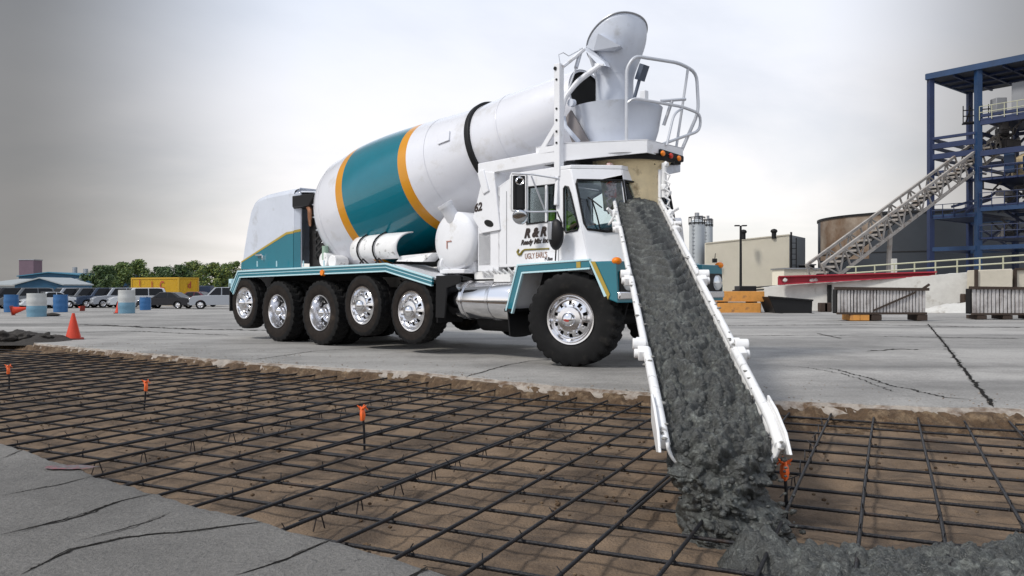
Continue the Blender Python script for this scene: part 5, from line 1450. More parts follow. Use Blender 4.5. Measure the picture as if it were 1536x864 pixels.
# blue buildings and chimney
def shed(name, pxa, pxb, ytop, yeave, Y, depth, m, roofm, lab, gable):
    x0 = (pxa-768)/FPX*Y; x1 = (pxb-768)/FPX*Y; ze = P(0, yeave, Y).z; zr = P(0, ytop, Y).z
    t = empty(name, ((x0+x1)/2, Y, GZ)); tag(t, lab, 'building')
    w2 = (x1-x0)/2; e = ze-GZ; r = zr-GZ
    mb = MB(); mb.panel([V((-w2, 0, 0)), V((w2, 0, 0)), V((w2, 0, e)), V((gable*w2, 0, r)), V((-w2, 0, e))], ext=(0, depth, 0)); mb.build('wall', m, t, smooth=0)
    mb = MB()
    for sx_ in (-1, 1):
        q0 = V((sx_*w2*1.03, -.3, e)); q1 = V((gable*w2, -.3, r+.04))
        mb.panel([q0, q1, q1+V((0, 0, .16)), q0+V((0, 0, .16))], ext=(0, depth+.6, 0))
    mb.build('roof', roofm, t, smooth=0)
    return t, w2, e, r
blu = corr('blue_cladding', (.02, .10, .19), 3); blur = mat('blue_roof', (.04, .17, .26), .5); pale = mat('pale_roof', (.34, .37, .38), .5)
t, w2, e, r = shed('blue_warehouse', 28, 142, 409.5, 415, 135, 30, blu, blur, 'long low blue warehouse behind the car park', -.2)
mb = MB(); mb.panel([V((w2*.05, -.06, .1)), V((w2*.86, -.06, .1)), V((w2*.86, -.06, e*.62)), V((w2*.05, -.06, e*.62))], ext=(0, .05, 0)); mb.build('dark_opening', 'bore', t, smooth=0)
mb = MB(); mb.box((w2*.985, -.1, e*.5), (.5, .3, e)); mb.build('corner_trim', 'trimlight', t)
for x_v, h_v in ((-.2, 1.2), (.1, .9)): mb = MB(); mb.cyl((w2*x_v, 8, r), (w2*x_v, 8, r+h_v), .4, .4, 12); mb.build('roof_vent', 'steel', t)
t, w2, e, r = shed('gabled_shed', 22, 96, 418, 428, 105, 7, blu, pale, 'blue gabled shed with pale roof edge at the far left', .05)
mb = MB(); mb.panel([V((-w2-5.5, .5, 0)), V((-w2, .5, 0)), V((-w2, .5, e-.1)), V((-w2-5.5, .5, e-.1))], ext=(0, 6, 0)); mb.panel([V((-w2-5.5, 0, e)), V((-w2+.1, 0, e)), V((.05*w2, 10, r)), V((-w2-5.5, 10, r))], ext=(0, 0, .1)); mb.build('side_wing', pale, t, smooth=0)
t = empty('square_chimney', ((46-768)/FPX*190, 190, GZ)); tag(t, 'square purple grey chimney tower rising behind the blue warehouse', 'chimney')
mb = MB(); s_ = 22*190/FPX; mb.box((0, 0, 4.2), (s_, s_, 8.35)); mb.build('shaft', mat('purple_grey_brick', (.16,.11,.14), .9, var=.15, vscale=.4), t, bevel=.05)
mb = MB(); mb.box((0, 0, 8.45), (s_+.2, s_+.2, .25)); mb.build('cap', 'steel', t)
mb = MB()
for k in range(3): mb.box((-.3+.75*k, -s_/2-.05, 3.6), (.4, .06, .8))
mb.build('pale_mark', pale, t)

# trees ------------------------------------------------------------------
LEAF = [mat('leaf_mid', (.09, .14, .03), .6, var=.35, vscale=.5), mat('leaf_light', (.17, .21, .04), .6, var=.35, vscale=.5), mat('leaf_dark', (.04, .08, .022), .6, var=.3, vscale=.5)]
for m_ in LEAF: m_.node_tree.nodes['Principled BSDF'].inputs['Subsurface Weight'].default_value = 0
BARK = mat('bark', (.06, .045, .03), .9, var=.3)
def tree(px, Y, ytop, wpx, seed, m, lab):
    random.seed(seed)
    x = (px-768)/FPX*Y; s = Y/FPX; H = CAMZ+(432-ytop)*s-GZ; W = wpx*1.25*s
    t = empty('tree', (x, Y, GZ)); tag(t, lab, 'tree', 'trees behind the car park')
    mb = MB(); mb.tube([(0,0,-.1), (.1,0,H*.25), (.05,.1,H*.5), (0,0,H*.8)], [.045*H, .035*H, .025*H, .008*H], 8)
    cl = []
    for k in range(24):
        a = random.uniform(0, 2*pi); rr = random.uniform(.15, .95)*W*.5; z = H*random.uniform(.26, .93)
        rr *= 1-max(0, (z/H-.6))*1.5
        c = V((math.cos(a)*rr, math.sin(a)*rr*.8, z)); cl.append((c, random.uniform(.06, .19)*W))
        if k < 8: mb.tube([(0.05, 0, H*.28+.3*k*.1), lerp(V((0,0,H*.35)), c, .5)+V((0,0,.2)), c], [.016*H, .011*H, .004*H], 6)
    cl.append((V((0,0,H*.88)), .14*W)); cl.append((V((W*.06,0,H*.55)), .3*W))
    mb.build('trunk', BARK, t)
    mb = MB()
    for c, r in cl:
        for k in range(230):
            d = V((random.gauss(0,1), random.gauss(0,1), random.gauss(0,1))).normalized()*r*(random.random()**.4)*V((1,1,.8)).length/1.6
            p = c+d
            if p.z > H or p.z < .5: continue
            q = random.uniform(.12, .28)
            n = (d.normalized()+V((random.gauss(0,.6), random.gauss(0,.6), random.gauss(0.3,.6)))).normalized()
            u = n.orthogonal().normalized()*q; v_ = n.cross(u).normalized()*q*random.uniform(.5, .9)
            mb.add([p-u, p+v_*.7, p+u, p-v_*.7], [(0,1,2,3)], 0 if random.random() < .6 else random.choice((1, 2)))
    order = [LEAF[m], LEAF[(m+1) % 3], LEAF[2]]
    mb.build('crown', order, t, smooth=0, recalc=False)
for a in ((152, 125, 398, 46, 1, 2, 'round dark green tree at the left end of the tree row'),
          (182, 135, 393, 44, 2, 0, 'mid green tree with a loose crown behind the white off-road car'),
          (206, 140, 389, 46, 3, 0, 'tallest green tree left of the gap above the yellow container'),
          (240, 150, 400, 44, 4, 2, 'low dark tree behind the middle of the yellow container'),
          (268, 140, 397, 44, 5, 2, 'dark green tree behind the right end of the yellow container'),
          (290, 155, 391, 40, 6, 1, 'pale green thin tree rising right of the yellow container'),
          (322, 125, 394, 52, 7, 1, 'bright green bushy tree behind the silver pickup'),
          (350, 140, 392, 46, 8, 0, 'green tree nearest the tail of the mixer truck'),
          (384, 150, 396, 50, 9, 2, 'dark tree seen behind the tail of the mixer truck')): tree(*a)
for k, (px, w_, lab) in enumerate(((318, 26, 'low bright bush right of the dark blue cabinet'), (160, 40, 'low dark bush behind the middle of the car row'))):
    Y = 92; random.seed(40+k); t = empty('bush', ((px-768)/FPX*Y, Y, GZ)); tag(t, lab, 'bush', 'bushes behind the car park')
    mb = MB(); W = w_*Y/FPX
    for j in range(600):
        p = V((random.gauss(0, .25)*W, random.gauss(0, .5), abs(random.gauss(0, .5))*1.1+.05)); q = random.uniform(.08, .18); n = V((random.gauss(0,1), random.gauss(0,1), random.gauss(0,1))).normalized(); u = n.orthogonal()*q; v_ = n.cross(u).normalized()*q*.7
        mb.add([p-u, p+v_, p+u, p-v_], [(0,1,2,3)])
    mb.build('foliage', LEAF[1-k], t, smooth=0, recalc=False)
    mb = MB()
    for j in range(5): mb.tube([(0,0,0), (random.uniform(-.4,.4), random.uniform(-.2,.2), .8)], [.03,.01], 5)
    mb.build('stem', BARK, t)

# ------------------------------------------------------------------ right background
M['blockwall'] = mat('whitewashed_block_wall', (.55, .54, .51), .9, var=.12, vscale=2.5, bump=.5, bscale=8, col2=(.30, .27, .23), c2scale=1.3, c2lo=.58, c2hi=.72)
M['siding'] = corr('beige_siding', (.85, .79, .65), 5, .5, 'X', .05)
M['siding2'] = corr('pale_grey_siding', (.42, .47, .52), 5, .5, 'Y', .05)
M['bluesteel'] = mat('blue_painted_steel', (.006, .018, .07), .45, var=.25, vscale=1.0)
M['bluesteel2'] = mat('mid_blue_painted_steel', (.009, .038, .105), .45, var=.25, vscale=1.0)
M['greysteel'] = mat('pale_conveyor_steel', (.33, .305, .28), .65, var=.3, vscale=2, col2=(.17, .115, .08), c2scale=1.5, c2lo=.55, c2hi=.7)
M['redsteel'] = mat('red_girder_paint', (.33, .012, .03), .5, var=.25, vscale=1.5)
M['rail'] = mat('yellow_grey_rail', (.42, .42, .30), .5)
M['orangebox'] = mat('orange_timber', (.62, .28, .06), .7, var=.3, vscale=3, col2=(.25, .12, .05), c2scale=3, c2lo=.55, c2hi=.7)
M['darkwood'] = mat('dark_wood', (.045, .03, .022), .9, var=.3)
M['dirtyslat'] = mat('dirty_white_slat', (.46, .44, .43), .75, var=.25, vscale=4, col2=(.2, .17, .16), c2scale=2.5, c2lo=.5, c2hi=.72)
# ramp wall
def wl(px, py, Y): return P(px, py, Y)
top_ = [(1146, 431.5, 35.5), (1172, 428, 35), (1243, 424, 34), (1320, 419, 33), (1400, 413, 32), (1462, 408, 31.4)]
mb = MB(); n = len(top_)
pts = [wl(*q) for q in top_]
rng = random.Random(4)
fine = []
for a, b in zip(pts, pts[1:]):
    for k in range(14): q = lerp(a, b, k/14); q.z += .02*noise.noise(V((q.x*5, 0, 0))); fine.append(q)
fine.append(pts[-1])
outer = [V((fine[0].x, fine[0].y, -.05))]+[V(q) for q in fine]+[V((fine[-1].x, fine[-1].y, -.05))]
outer = [V((p.x, p.y, p.z)) for p in outer]
mb.add([V((q.x, q.y, -.05)) for q in fine]+fine+[q+V((.1, .9, 0)) for q in fine], [(i, i+1, len(fine)+i+1, len(fine)+i) for i in range(len(fine)-1)]+[(len(fine)+i, len(fine)+i+1, 2*len(fine)+i+1, 2*len(fine)+i) for i in range(len(fine)-1)])
fd_ = len(fine)
mb.add([V((fine[-1].x, fine[-1].y, -.05)), fine[-1], fine[-1]+V((.1, .9, 0)), V((fine[-1].x+.1, fine[-1].y+.9, -.05))], [(0,1,2,3)])
rw = mb.build('ramp_wall', 'blockwall', smooth=30); tag(rw, 'whitewashed sloping block wall behind the slatted bins', 'wall')
mb = MB(); 
for px in (1243, 1245):
    a = wl(px, 427, 33.9); mb.tube([a+V((.05*noise.noise(V((k, px, 0))), -.0, -.11*k)) for k in range(11)], [.06+.03*abs(noise.noise(V((k*1.3, 2, 0)))) for k in range(11)], 6)
mb.build('wall_gap', 'bore', rw)
# beige panels at the right end of the wall
for k, (x0, x1) in enumerate(((1466, 1519), (1524, 1600))):
    mb = MB(); a = wl(x0, 405, 30.5); b = wl(x1, 403, 30.2); mb.panel([V((a.x, a.y, .0)), V((b.x, b.y, .0)), V((b.x, b.y, b.z)), V((a.x, a.y, a.z))], ext=(.05, .8, 0))
    o = mb.build('beige_block', mat('beige_block_face', (.50, .46, .38), .85, var=.12, vscale=2), smooth=0, bevel=.03); tag(o, ('beige concrete block at the end of the white ramp wall', 'beige concrete block with dark frame at the right edge of the photo')[k], 'concrete block', 'beige blocks beside the ramp wall')
    mb = MB(); mb.bar(V((a.x-.06, a.y-.03, 0)), V((a.x-.06, a.y-.03, a.z+.02)), .1, .1)
    mb.bar(V((a.x-.06, a.y-.03, a.z+.03)), V((b.x, b.y-.03, b.z+.03)), .08, .08) if k else None
    mb.build('dark_edge', 'darkwood', o)
# red girder
mb = MB(); ga = wl(1168, 421, 34.6); gb = wl(1405, 411.5, 32.2)
def gird(h0, h1):
    d = (gb-ga).normalized(); n_ = V((d.y, -d.x, 0)).normalized()*.15
    web = [ga+V((0,0,-h0)), ga+V((0,0,h0)), gb+V((0,0,h1)), gb+V((0,0,-h1))]
    mb.panel([q+V((0,.1,0)) for q in web], ext=(0, .03, 0))
    for sg in (1, -1): mb.panel([ga+V((0,0,sg*h0))+n_, gb+V((0,0,sg*h1))+n_, gb+V((0,0,sg*h1))-n_, ga+V((0,0,sg*h0))-n_], ext=(0,0,.05))
ga.z = wl(1168, 421.5, 34.6).z; gird(.17, .07)
rg = mb.build('red_girder', 'redsteel', smooth=0); tag(rg, 'long red steel girder lying along the top of the ramp wall', 'girder')
mb = MB()
for px in (1176, 1217, 1222, 1292): q = wl(px, 421 if px < 1250 else 416.5, 34.2); mb.blob(q+V((0,-.12,.02)), .09, 1, (1.3, .5, .9), amp=.4, seed=px)
mb.build('white_splash', 'blockwall', rg)
# pipe railing
def railing(pa, pb, Ya, Yb, hpx, npost, lab, m='rail'):
    a = wl(*pa, Ya); b = wl(*pb, Yb); t = empty('pipe_railing', (a.x, a.y, a.z-1)); tag(t, lab, 'railing'); o_ = t.location.copy()
    h0 = hpx*Ya/FPX
    mb = MB()
    for f in (0, .5): mb.tube([a-V((0,0,f*h0))-o_, b-V((0,0,f*h0))-o_], .035, 8)
    mb.build('rail', m, t)
    for k in range(npost):
        q = lerp(a, b, (k+.5)/npost); mb = MB(); mb.tube([q-o_, q-V((0,0,h0*1.35))-o_], .035, 8); mb.build('rail_post', m, t)
railing((1270, 401), (1560, 381), 40, 34, 18, 9, 'long yellow grey pipe railing above the white ramp wall')
railing((1120, 432), (1178, 428), 38, 37, 8, 3, 'low dark pipe railing left of the red girder', 'frame')
# slatted bins on wooden blocks
def bin_(px0, px1, yt, yb, Y, lab, seed, blocks):
    rng = random.Random(seed); a = wl(px0, yb, Y); b = wl(px1, yb, Y); zt_ = wl(0, yt, Y).z; zb_ = a.z
    t = empty('slatted_bin', ((a.x+b.x)/2, Y, 0)); tag(t, lab, 'bin', 'slatted bins on wooden blocks'); o_ = t.location.copy(); W = b.x-a.x; D_ = .3
    tilt = .05
    mb = MB(); mb.panel([V((-W/2, .04, zb_)), V((W/2, .04, zb_)), V((W/2, .04, zt_)), V((-W/2, .04, zt_))], ext=(0, .03, 0))
    mb.panel([V((W/2-.03, .05, zb_)), V((W/2-.03, D_, zb_)), V((W/2-.03, D_, zt_)), V((W/2-.03, .05, zt_))], ext=(.03, 0, 0)); mb.panel([V((-W/2, .05, zb_)), V((-W/2, D_, zb_)), V((-W/2, D_, zt_)), V((-W/2, .05, zt_))], ext=(.03, 0, 0))
    mb.panel([V((-W/2, .05, zb_)), V((W/2, .05, zb_)), V((W/2, D_, zb_)), V((-W/2, D_, zb_))], ext=(0, 0, .03)); mb.panel([V((-W/2, D_, zb_)), V((W/2, D_, zb_)), V((W/2, D_, zt_)), V((-W/2, D_, zt_))], ext=(0, .03, 0))
    mb.build('bin_shell', 'frame', t, smooth=0)
    n_ = 27 if seed == 1 else 20
    for k in range(n_):
        x = -W/2+W*(k+.5)/n_; mb = MB(); mb.box((x, -.0, (zt_+zb_)/2+rng.uniform(-.01, .01)), (W/n_*rng.uniform(.62, .85), .05, zt_-zb_-.02), R=Matrix.Rotation(rng.uniform(-.012, .012), 3, 'Y'))
        mb.build('slat', 'dirtyslat', t, bevel=.012)
    mb = MB(); mb.bar((-W/2-.08, -.02, zt_+.03), (W/2+.08, -.02, zt_+.0), .1, .08); mb.bar((W/2-.1, -.02, zt_+.0), (W/2+.1, -.02, zt_+.14), .06, .06); mb.build('top_rim', 'darkwood', t)
    mb = MB(); mb.bar((-W/2-.02, -.02, zb_), (W/2+.02, -.02, zb_), .08, .06); mb.build('bottom_rim', 'darkwood', t)
    if seed == 1:
        mb = MB(); p0 = V((-.1*W, -.05, zb_+.08)); p1 = V((.38*W, -.05, zt_-.08))
        mb.bar(p0, p1, .03, .045); mb.build('diagonal_strap', 'darkwood', t)
    for k, (f, m_) in enumerate(blocks):
        mb = MB(); mb.box((f*W, .25, zb_/2-.01), (.28, .6, zb_-.05)); ob = mb.build('wooden_block', m_, bevel=.01); ob.location = o_
        tag(ob, '%s wooden block propping up the %s slatted bin' % (('leftmost', 'second', 'third', 'rightmost')[k], ('left', 'right')[seed-1]), 'wooden block', 'wooden blocks under the slatted bins')
bin_(1256, 1388, 434, 470, 22.5, 'dirty white slatted bin with diagonal strap in front of the ramp wall', 1, ((-.3, 'orangebox'), (-.2, 'orangebox'), (-.06, 'darkwood'), (.46, 'darkwood')))
bin_(1458, 1575, 433, 471, 23.5, 'dirty white slatted bin cut off by the right edge of the photo', 2, ((-.38, 'darkwood'), (-.05, 'darkwood'), (.3, 'darkwood')))
mb = MB(); q = wl(1432, 462, 31); 
def pilef(i, j):
    x = i/29*2-1; y = j/19*2-1; k = max(0, 1-x*x-y*y); return V((q.x+x*2.0, 30.2+y*.8, .005+.36*k+.08*k*fbm(V((x*4, y*4, 3)), 3)))
mb.grid(pilef, 30, 20); o = mb.build('sand_pile', 'blockwall', smooth=180, recalc=False); tag(o, 'small pale pile of sand between the two slatted bins', 'sand pile')
# orange timbers, black skip
def slab_box(name, px0, px1, yt, yb, Y, D_, m, lab, cat, grp=None, taper=0):
    a = wl(px0, yb, Y); b = wl(px1, yt, Y); mb = MB()
    W = b.x-a.x; H = b.z-a.z
    mb.panel([V((0,0,0)), V((W,0,0)), V((W+taper,0,H)), V((0-taper,0,H))], ext=(0, D_, 0))
    o = mb.build(name, m, smooth=0, bevel=.03); o.location = a; tag(o, lab, cat, grp); return o, W, H
slab_box('timber_block', 1078, 1142, 454.5, 470, 30.3, 1.2, 'orangebox', 'lower of the two stacked orange timber blocks right of the chute', 'timber', 'stacked orange timber blocks')
slab_box('timber_block', 1074, 1147, 437, 452.5, 30.4, 1.2, 'orangebox', 'upper of the two stacked orange timber blocks right of the chute', 'timber', 'stacked orange timber blocks')
mb = MB(); a = wl(1086, 454, 30.3)
for px in (1090, 1134): q = wl(px, 453.6, 30.3); mb.box((q.x, q.y+.6, q.z), (.12, 1.1, .055))
o = mb.build('spacer_lath', 'darkwood'); tag(o, 'thin dark laths between the two orange timber blocks', 'lath')
t = empty('black_skip', wl(1188, 471, 29.6)); tag(t, 'black open metal skip with sloping sides right of the orange timbers', 'skip')
s_ = 29.6/FPX
mb = MB(); mb.panel([V((-24*s_, 0, 0)), V((30*s_, 0, 0)), V((31*s_, 0, 20*s_)), V((-35*s_, 0, 26*s_))], ext=(0, 1.3, 0)); mb.build('skip_body', 'black', t, smooth=0, bevel=.02)
mb = MB(); mb.bar((-36*s_, -.03, 26*s_), (31*s_, -.03, 20.5*s_), .08, .06); mb.build('rim', 'frame', t)
mb = MB(); mb.box((-20*s_, .1, -.0), (.1, .9, .08)); mb.box((26*s_, .1, .0), (.1, .9, .08)); mb.build('skid', 'frame', t)
t = empty('black_crate', wl(1118, 437, 33)); tag(t, 'flat black machine base behind the orange timbers', 'machine')
mb = MB(); s_ = 33/FPX; mb.box((0, 0, 4*s_), (25*s_, .8, 8*s_)); mb.build('casing', 'black', t, bevel=.02); mb = MB(); mb.box((-10*s_, -.1, 1*s_), (12*s_, .9, 2*s_)); mb.build('foot', 'frame', t)
for k, (px, py) in enumerate(((1240, 466), (1234, 468), (1444, 463), (1448, 440))):
    q = wl(px, py, 31.5); q.z = max(q.z, .1); mb = MB(); mb.box((0,0,0), (.3, .3, .36 if k < 3 else .7)); o = mb.build('dark_block', 'darkwood', bevel=.03); o.location = (q.x, q.y, .17 if k < 3 else .35)
    tag(o, ('dark block against the crack in the ramp wall', 'small dark block left of the left slatted bin', 'dark block on the sand pile by the right slatted bin', 'tall dark box leaning on the wall left of the right bin')[k], 'block')
# lamp pole
t = empty('light_pole', P(1111, 434, 75)); t.location.z = 0; tag(t, 'tall dark light pole with a flat twin head in front of the beige building', 'light pole')
zt_ = P(0, 338.5, 75).z
mb = MB(); mb.tube([(0,0,0), (0,0,zt_)], [.13, .10], 10); mb.build('pole', 'frame', t)
for s in (-1, 1):
    mb = MB(); mb.box((s*.34, 0, zt_), (.46, .35, .12)); mb.build('lamp_head', 'black', t, bevel=.04)
# beige building
Yb = 95; a = P(1058, 365, Yb+6); b = P(1184, 352, Yb); c = P(1208, 357, Yb+9)
t = empty('beige_factory_building', (b.x, b.y, 0)); tag(t, 'windowless beige corrugated factory building behind the yard', 'building')
def lb(q, z=None): return V((q.x-b.x, q.y-b.y, (q.z if z is None else z)))
mb = MB(); n_ = V((.0, .3, 0)); mb.panel([lb(a, -1), lb(b, -1), lb(b), lb(a)], ext=(0, .3, 0)); mb.build('front_wall', 'siding', t, smooth=0)
mb = MB(); mb.panel([lb(b, -1)+V((.02,.0,0)), lb(c, -1), lb(c), lb(b)+V((.02,0,0))], ext=(.0, .3, 0)); mb.build('side_wall', 'siding2', t, smooth=0)
mb = MB(); d_ = a+(c-b); mb.panel([lb(a)+V((0,.2,-.05)), lb(b)+V((0,.3,-.05)), lb(c)+V((0,.2,-.05)), lb(d_, a.z-.05)], ext=(0, 0, .04)); mb.build('roof', 'steel', t, smooth=0)
mb = MB(); mb.bar(lb(a)+V((0,-.06,0)), lb(b)+V((0,-.06,0)), .12, .14); mb.build('eaves_trim', 'siding', t)
mb = MB(); q = P(1186, 400, Yb-.2); mb.bar(lb(b, -.4)+V((.15, -.2, 0)), lb(b)+V((.15,-.2,.3)), .18, .18)
for k in range(10): mb.box(lb(b, .4+.65*k)+V((.45, -.2, 0)), (.7, .08, .08))
mb.bar(lb(b, -.4)+V((.75, -.2, 0)), lb(b, b.z)+V((.75,-.2,-.4)), .1, .1)
mb.build('ladder', 'frame', t)
for px, py in ((1115, 349), (1161, 348)):
    q = P(px, py, Yb+1); mb = MB(); mb.cyl(lb(q)+V((0,0,-.8)), lb(q)+V((0,0,.1)), .28, .28, 12); mb.blob(lb(q)+V((0,0,.1)), .42, 2, (1,1,.7)); mb.build('roof_vent', 'frame', t)
mb = MB(); q = P(1071, 391, Yb+4.6); mb.box(lb(q)+V((0,-.3,0)), (.5, .5, .5)); mb.cyl(lb(q)+V((0,-.3,0)), lb(q)+V((.1,-.3,.9)), .05, .05, 6); mb.build('wall_lamp', 'black', t)
for k, (px0, px1, yt, Y, m_, lab) in enumerate(((1188, 1222, 398, 100, 'frame', 'low dark roofed shed right of the beige building'), (1176, 1240, 404, 88, 'siding', 'low cream outbuilding at the foot of the conveyor'))):
    a_ = P(px0, yt, Y); b_ = P(px1, yt, Y); t = empty('low_shed', ((a_.x+b_.x)/2, Y, 0)); tag(t, lab, 'shed'); w2 = (b_.x-a_.x)/2
    mb = MB(); mb.box((0, 2, a_.z/2), (2*w2, 4, a_.z)); mb.build('wall', m_, t); mb = MB(); mb.box((0, 2, a_.z+.08), (2*w2+.3, 4.3, .16)); mb.build('roof', 'steel', t)
# silos
for k, (px, w_, yt, Y, lab) in enumerate(((1045.5, 23, 334, 105, 'tall pale grey silo with a railed top left of the beige building'), (1062, 14, 337, 116, 'narrower pale silo half hidden behind the first silo'))):
    R = w_/2*Y/FPX; q = P(px, yt, Y); t = empty('silo', (q.x, Y, 0)); tag(t, lab, 'silo', 'pale silos beside the beige building')
    mb = MB(); mb.lathe([(-.3, R), (q.z, R), (q.z+.4, R*.5), (q.z+.5, .05)], (0,0,0), (0,0,1), 40); mb.build('silo_shell', mat('silo_paint', (.42,.45,.47), .5, var=.08, vscale=.5), t, smooth=40)
    mb = MB(); mb.tube([(R*1.05*math.cos(a), R*1.05*math.sin(a), q.z+.7) for a in [2*pi*j/24 for j in range(24)]], .05, 6, closed=True)
    for j in range(12): a = 2*pi*j/12; mb.tube([(R*1.05*math.cos(a), R*1.05*math.sin(a), q.z-.3), (R*1.05*math.cos(a), R*1.05*math.sin(a), q.z+.75)], .05, 5)
    mb.lathe([(q.z-.15, R), (q.z-.15, R*1.1), (q.z, R*1.1)], (0,0,0), (0,0,1), 24)
    mb.build('top_railing', 'frame', t)
    mb = MB(); mb.cyl((0,0,q.z+.3), (0,0,q.z+1.3), .3*R, .3*R, 12); mb.box((R*.5,-.2,q.z+.5), (.4,.4,.8)); mb.build('filter_unit', 'steel', t)
    mb = MB()
    for s in (-.22, .22): mb.tube([(-R*.62+s, -R*.85, 0), (-R*.62+s, -R*.85, q.z)], .05, 6)
    for j in range(18): mb.tube([(-R*.62-.22, -R*.85, .5+j*.5), (-R*.62+.22, -R*.85, .5+j*.5)], .04, 5)
    mb.build('ladder', 'steel', t)
# big tank
Yt = 96; R = 11.2; xl = (1238-768)/FPX*Yt; zt_ = P(0, 318, Yt-8).z
M['rusttank'] = mat('rusty_tank_plate', (.30, .25, .20), .7, var=.3, vscale=.25, col2=(.14, .085, .05), c2scale=.16, c2lo=.40, c2hi=.60)
M['tank'] = mat('dark_tank_plate', (.02, .026, .035), .6, var=.25, vscale=.3)
t = empty('storage_tank', (xl+R*.99, Yt, 0)); tag(t, 'huge round dark storage tank with a rusty patch behind the conveyor', 'tank')
mb = MB(); n_ = 96
def tmi(i): return 0
vs = []; fs = []; ms = []
for i, z in enumerate((-.3, 2.0, 4.2, 6.6, zt_)):
    for j in range(n_): a = 2*pi*j/n_; vs.append(V((R*math.cos(a), R*math.sin(a), z)))
for i in range(4):
    for j in range(n_):
        fs.append((i*n_+j, i*n_+(j+1) % n_, (i+1)*n_+(j+1) % n_, (i+1)*n_+j))
        a = math.degrees(2*pi*(j+.5)/n_); ms.append(1 if 172 < a < 226-(8 if i == 2 else 0) and i >= 2 else 0)
mb.add(vs, fs, ms); mb.build('tank_shell', ['tank', 'rusttank'], t, smooth=40)
mb = MB(); mb.lathe([(zt_, R), (zt_+.5, R*.6), (zt_+.8, .1)], (0,0,0), (0,0,1), 64); mb.build('tank_roof', 'tank', t, smooth=40)
mb = MB(); mb.lathe([(zt_-.25, R), (zt_-.25, R+.12), (zt_, R+.12), (zt_, R)], (0,0,0), (0,0,1), 96); mb.lathe([(zt_*.52, R), (zt_*.52, R+.06), (zt_*.52+.1, R+.06), (zt_*.52+.1, R)], (0,0,0), (0,0,1), 96); mb.build('rim_ring', 'frame', t)
# conveyor
A0 = P(1226, 411, 60); A1 = P(1512, 198, 70.5)
t = empty('conveyor_gantry', (A0.x, A0.y, 0)); tag(t, 'long pale lattice conveyor gantry climbing into the blue steel tower', 'conveyor'); o_ = t.location.copy()
dv = (A1-A0).normalized(); sv_ = dv.cross(V((0,0,1))).normalized(); uv_ = sv_.cross(dv); HW, HH = .75, .75
chords = {}
for nm, su, ss in (('near top', 1, 1), ('near bottom', -1, 1), ('far top', 1, -1), ('far bottom', -1, -1)):
    a_ = A0+uv_*su*HH+sv_*ss*HW-o_; b_ = A1+uv_*su*HH+sv_*ss*HW-o_; mb = MB(); mb.bar(a_, b_, .2, .2); mb.build('chord', 'greysteel', t); chords[(su, ss)] = (a_, b_)
n_ = 20
for ss in (1, -1):
    for k in range(n_):
        f0, f1 = k/n_, (k+1)/n_; bt = lerp(*chords[(-1, ss)], f0); tp = lerp(*chords[(1, ss)], f0); tp1 = lerp(*chords[(1, ss)], f1); bt1 = lerp(*chords[(-1, ss)], f1)
        mb = MB(); mb.bar(bt, tp, .11, .11); mb.bar(*((bt, tp1) if k % 2 else (tp, bt1)), .10, .10); mb.build('lattice_bay', 'greysteel', t)
mb = MB(); mb.bar(A0-o_-uv_*.25, A1-o_-uv_*.25, 1.0, .08, up=uv_); mb.build('belt', 'frame', t)
mb = MB()
for k in range(30): q = lerp(A0, A1, (k+.5)/30)-o_; mb.bar(q-sv_*.6-uv_*.1, q+sv_*.6-uv_*.1, .16, .16)
mb.build('idler_rollers', 'greysteel', t)
for f_ in (.04, .33): mb = MB(); q = lerp(A0, A1, f_)-o_; mb.bar(q-uv_*HH, V((q.x, q.y, -.3)), .28, .28); mb.build('support_leg', 'greysteel', t)
mb = MB(); q = P(1341, 400, 58)-o_; mb.bar(V((q.x, q.y, 0)), P(1341, 388, 58)-o_, .3, .3); mb.build('white_post', 'blockwall', t)
# blue steel tower
Z1 = 70.0; C1 = V(((1396-768)/FPX*Z1, Z1, 0)); fdir = V((2.4, -3.0, 0)).normalized(); bdir = V((.78, .62, 0)); BAY = 3.85; DEP = 8.0
HT = CAMZ+(432-118)*Z1/FPX
t = empty('blue_steel_tower', C1); tag(t, 'open blue steel plant tower with flat roof at the right edge', 'tower')
def tp(i, j, z): q = fdir*BAY*i+bdir*DEP*j; return V((q.x, q.y, z))
for i in range(4):
    for j in (0, 1):
        mb = MB(); mb.bar(tp(i, j, -.2), tp(i, j, HT), .5 if j == 0 else .4, .42); mb.build('column', 'bluesteel2' if (i == 1 and j == 0) else 'bluesteel', t)
mb = MB(); mb.panel([tp(-.06, -.04, HT), tp(3.1, -.04, HT), tp(3.1, 1.05, HT), tp(-.06, 1.05, HT)], ext=(0,0,.3)); rf = mb.build('roof_deck', mat('dark_roof_soffit', (.05,.055,.07), .7), t, smooth=0)
mb = MB(); mb.bar(tp(-.06, -.04, HT+.15), tp(3.1, -.04, HT+.15), .2, .5); mb.bar(tp(-.06, -.04, HT+.15), tp(-.06, 1.05, HT+.15), .2, .5); mb.build('roof_fascia', 'bluesteel2', rf)
mb = MB()
for k in range(1, 7): mb.bar(tp(k*.5, 0, HT-.12), tp(k*.5, 1, HT-.12), .16, .22)
for k in range(1, 4): mb.bar(tp(0, k*.25, HT-.13), tp(3, k*.25, HT-.13), .14, .2)
mb.build('roof_purlins', 'bluesteel', rf)
lev0 = [(13.95, .22, 0), (13.25, .45, 0), (12.35, .45, 0), (7.1, .35, 0), (4.3, .35, 0), (11.0, .2, 0)]
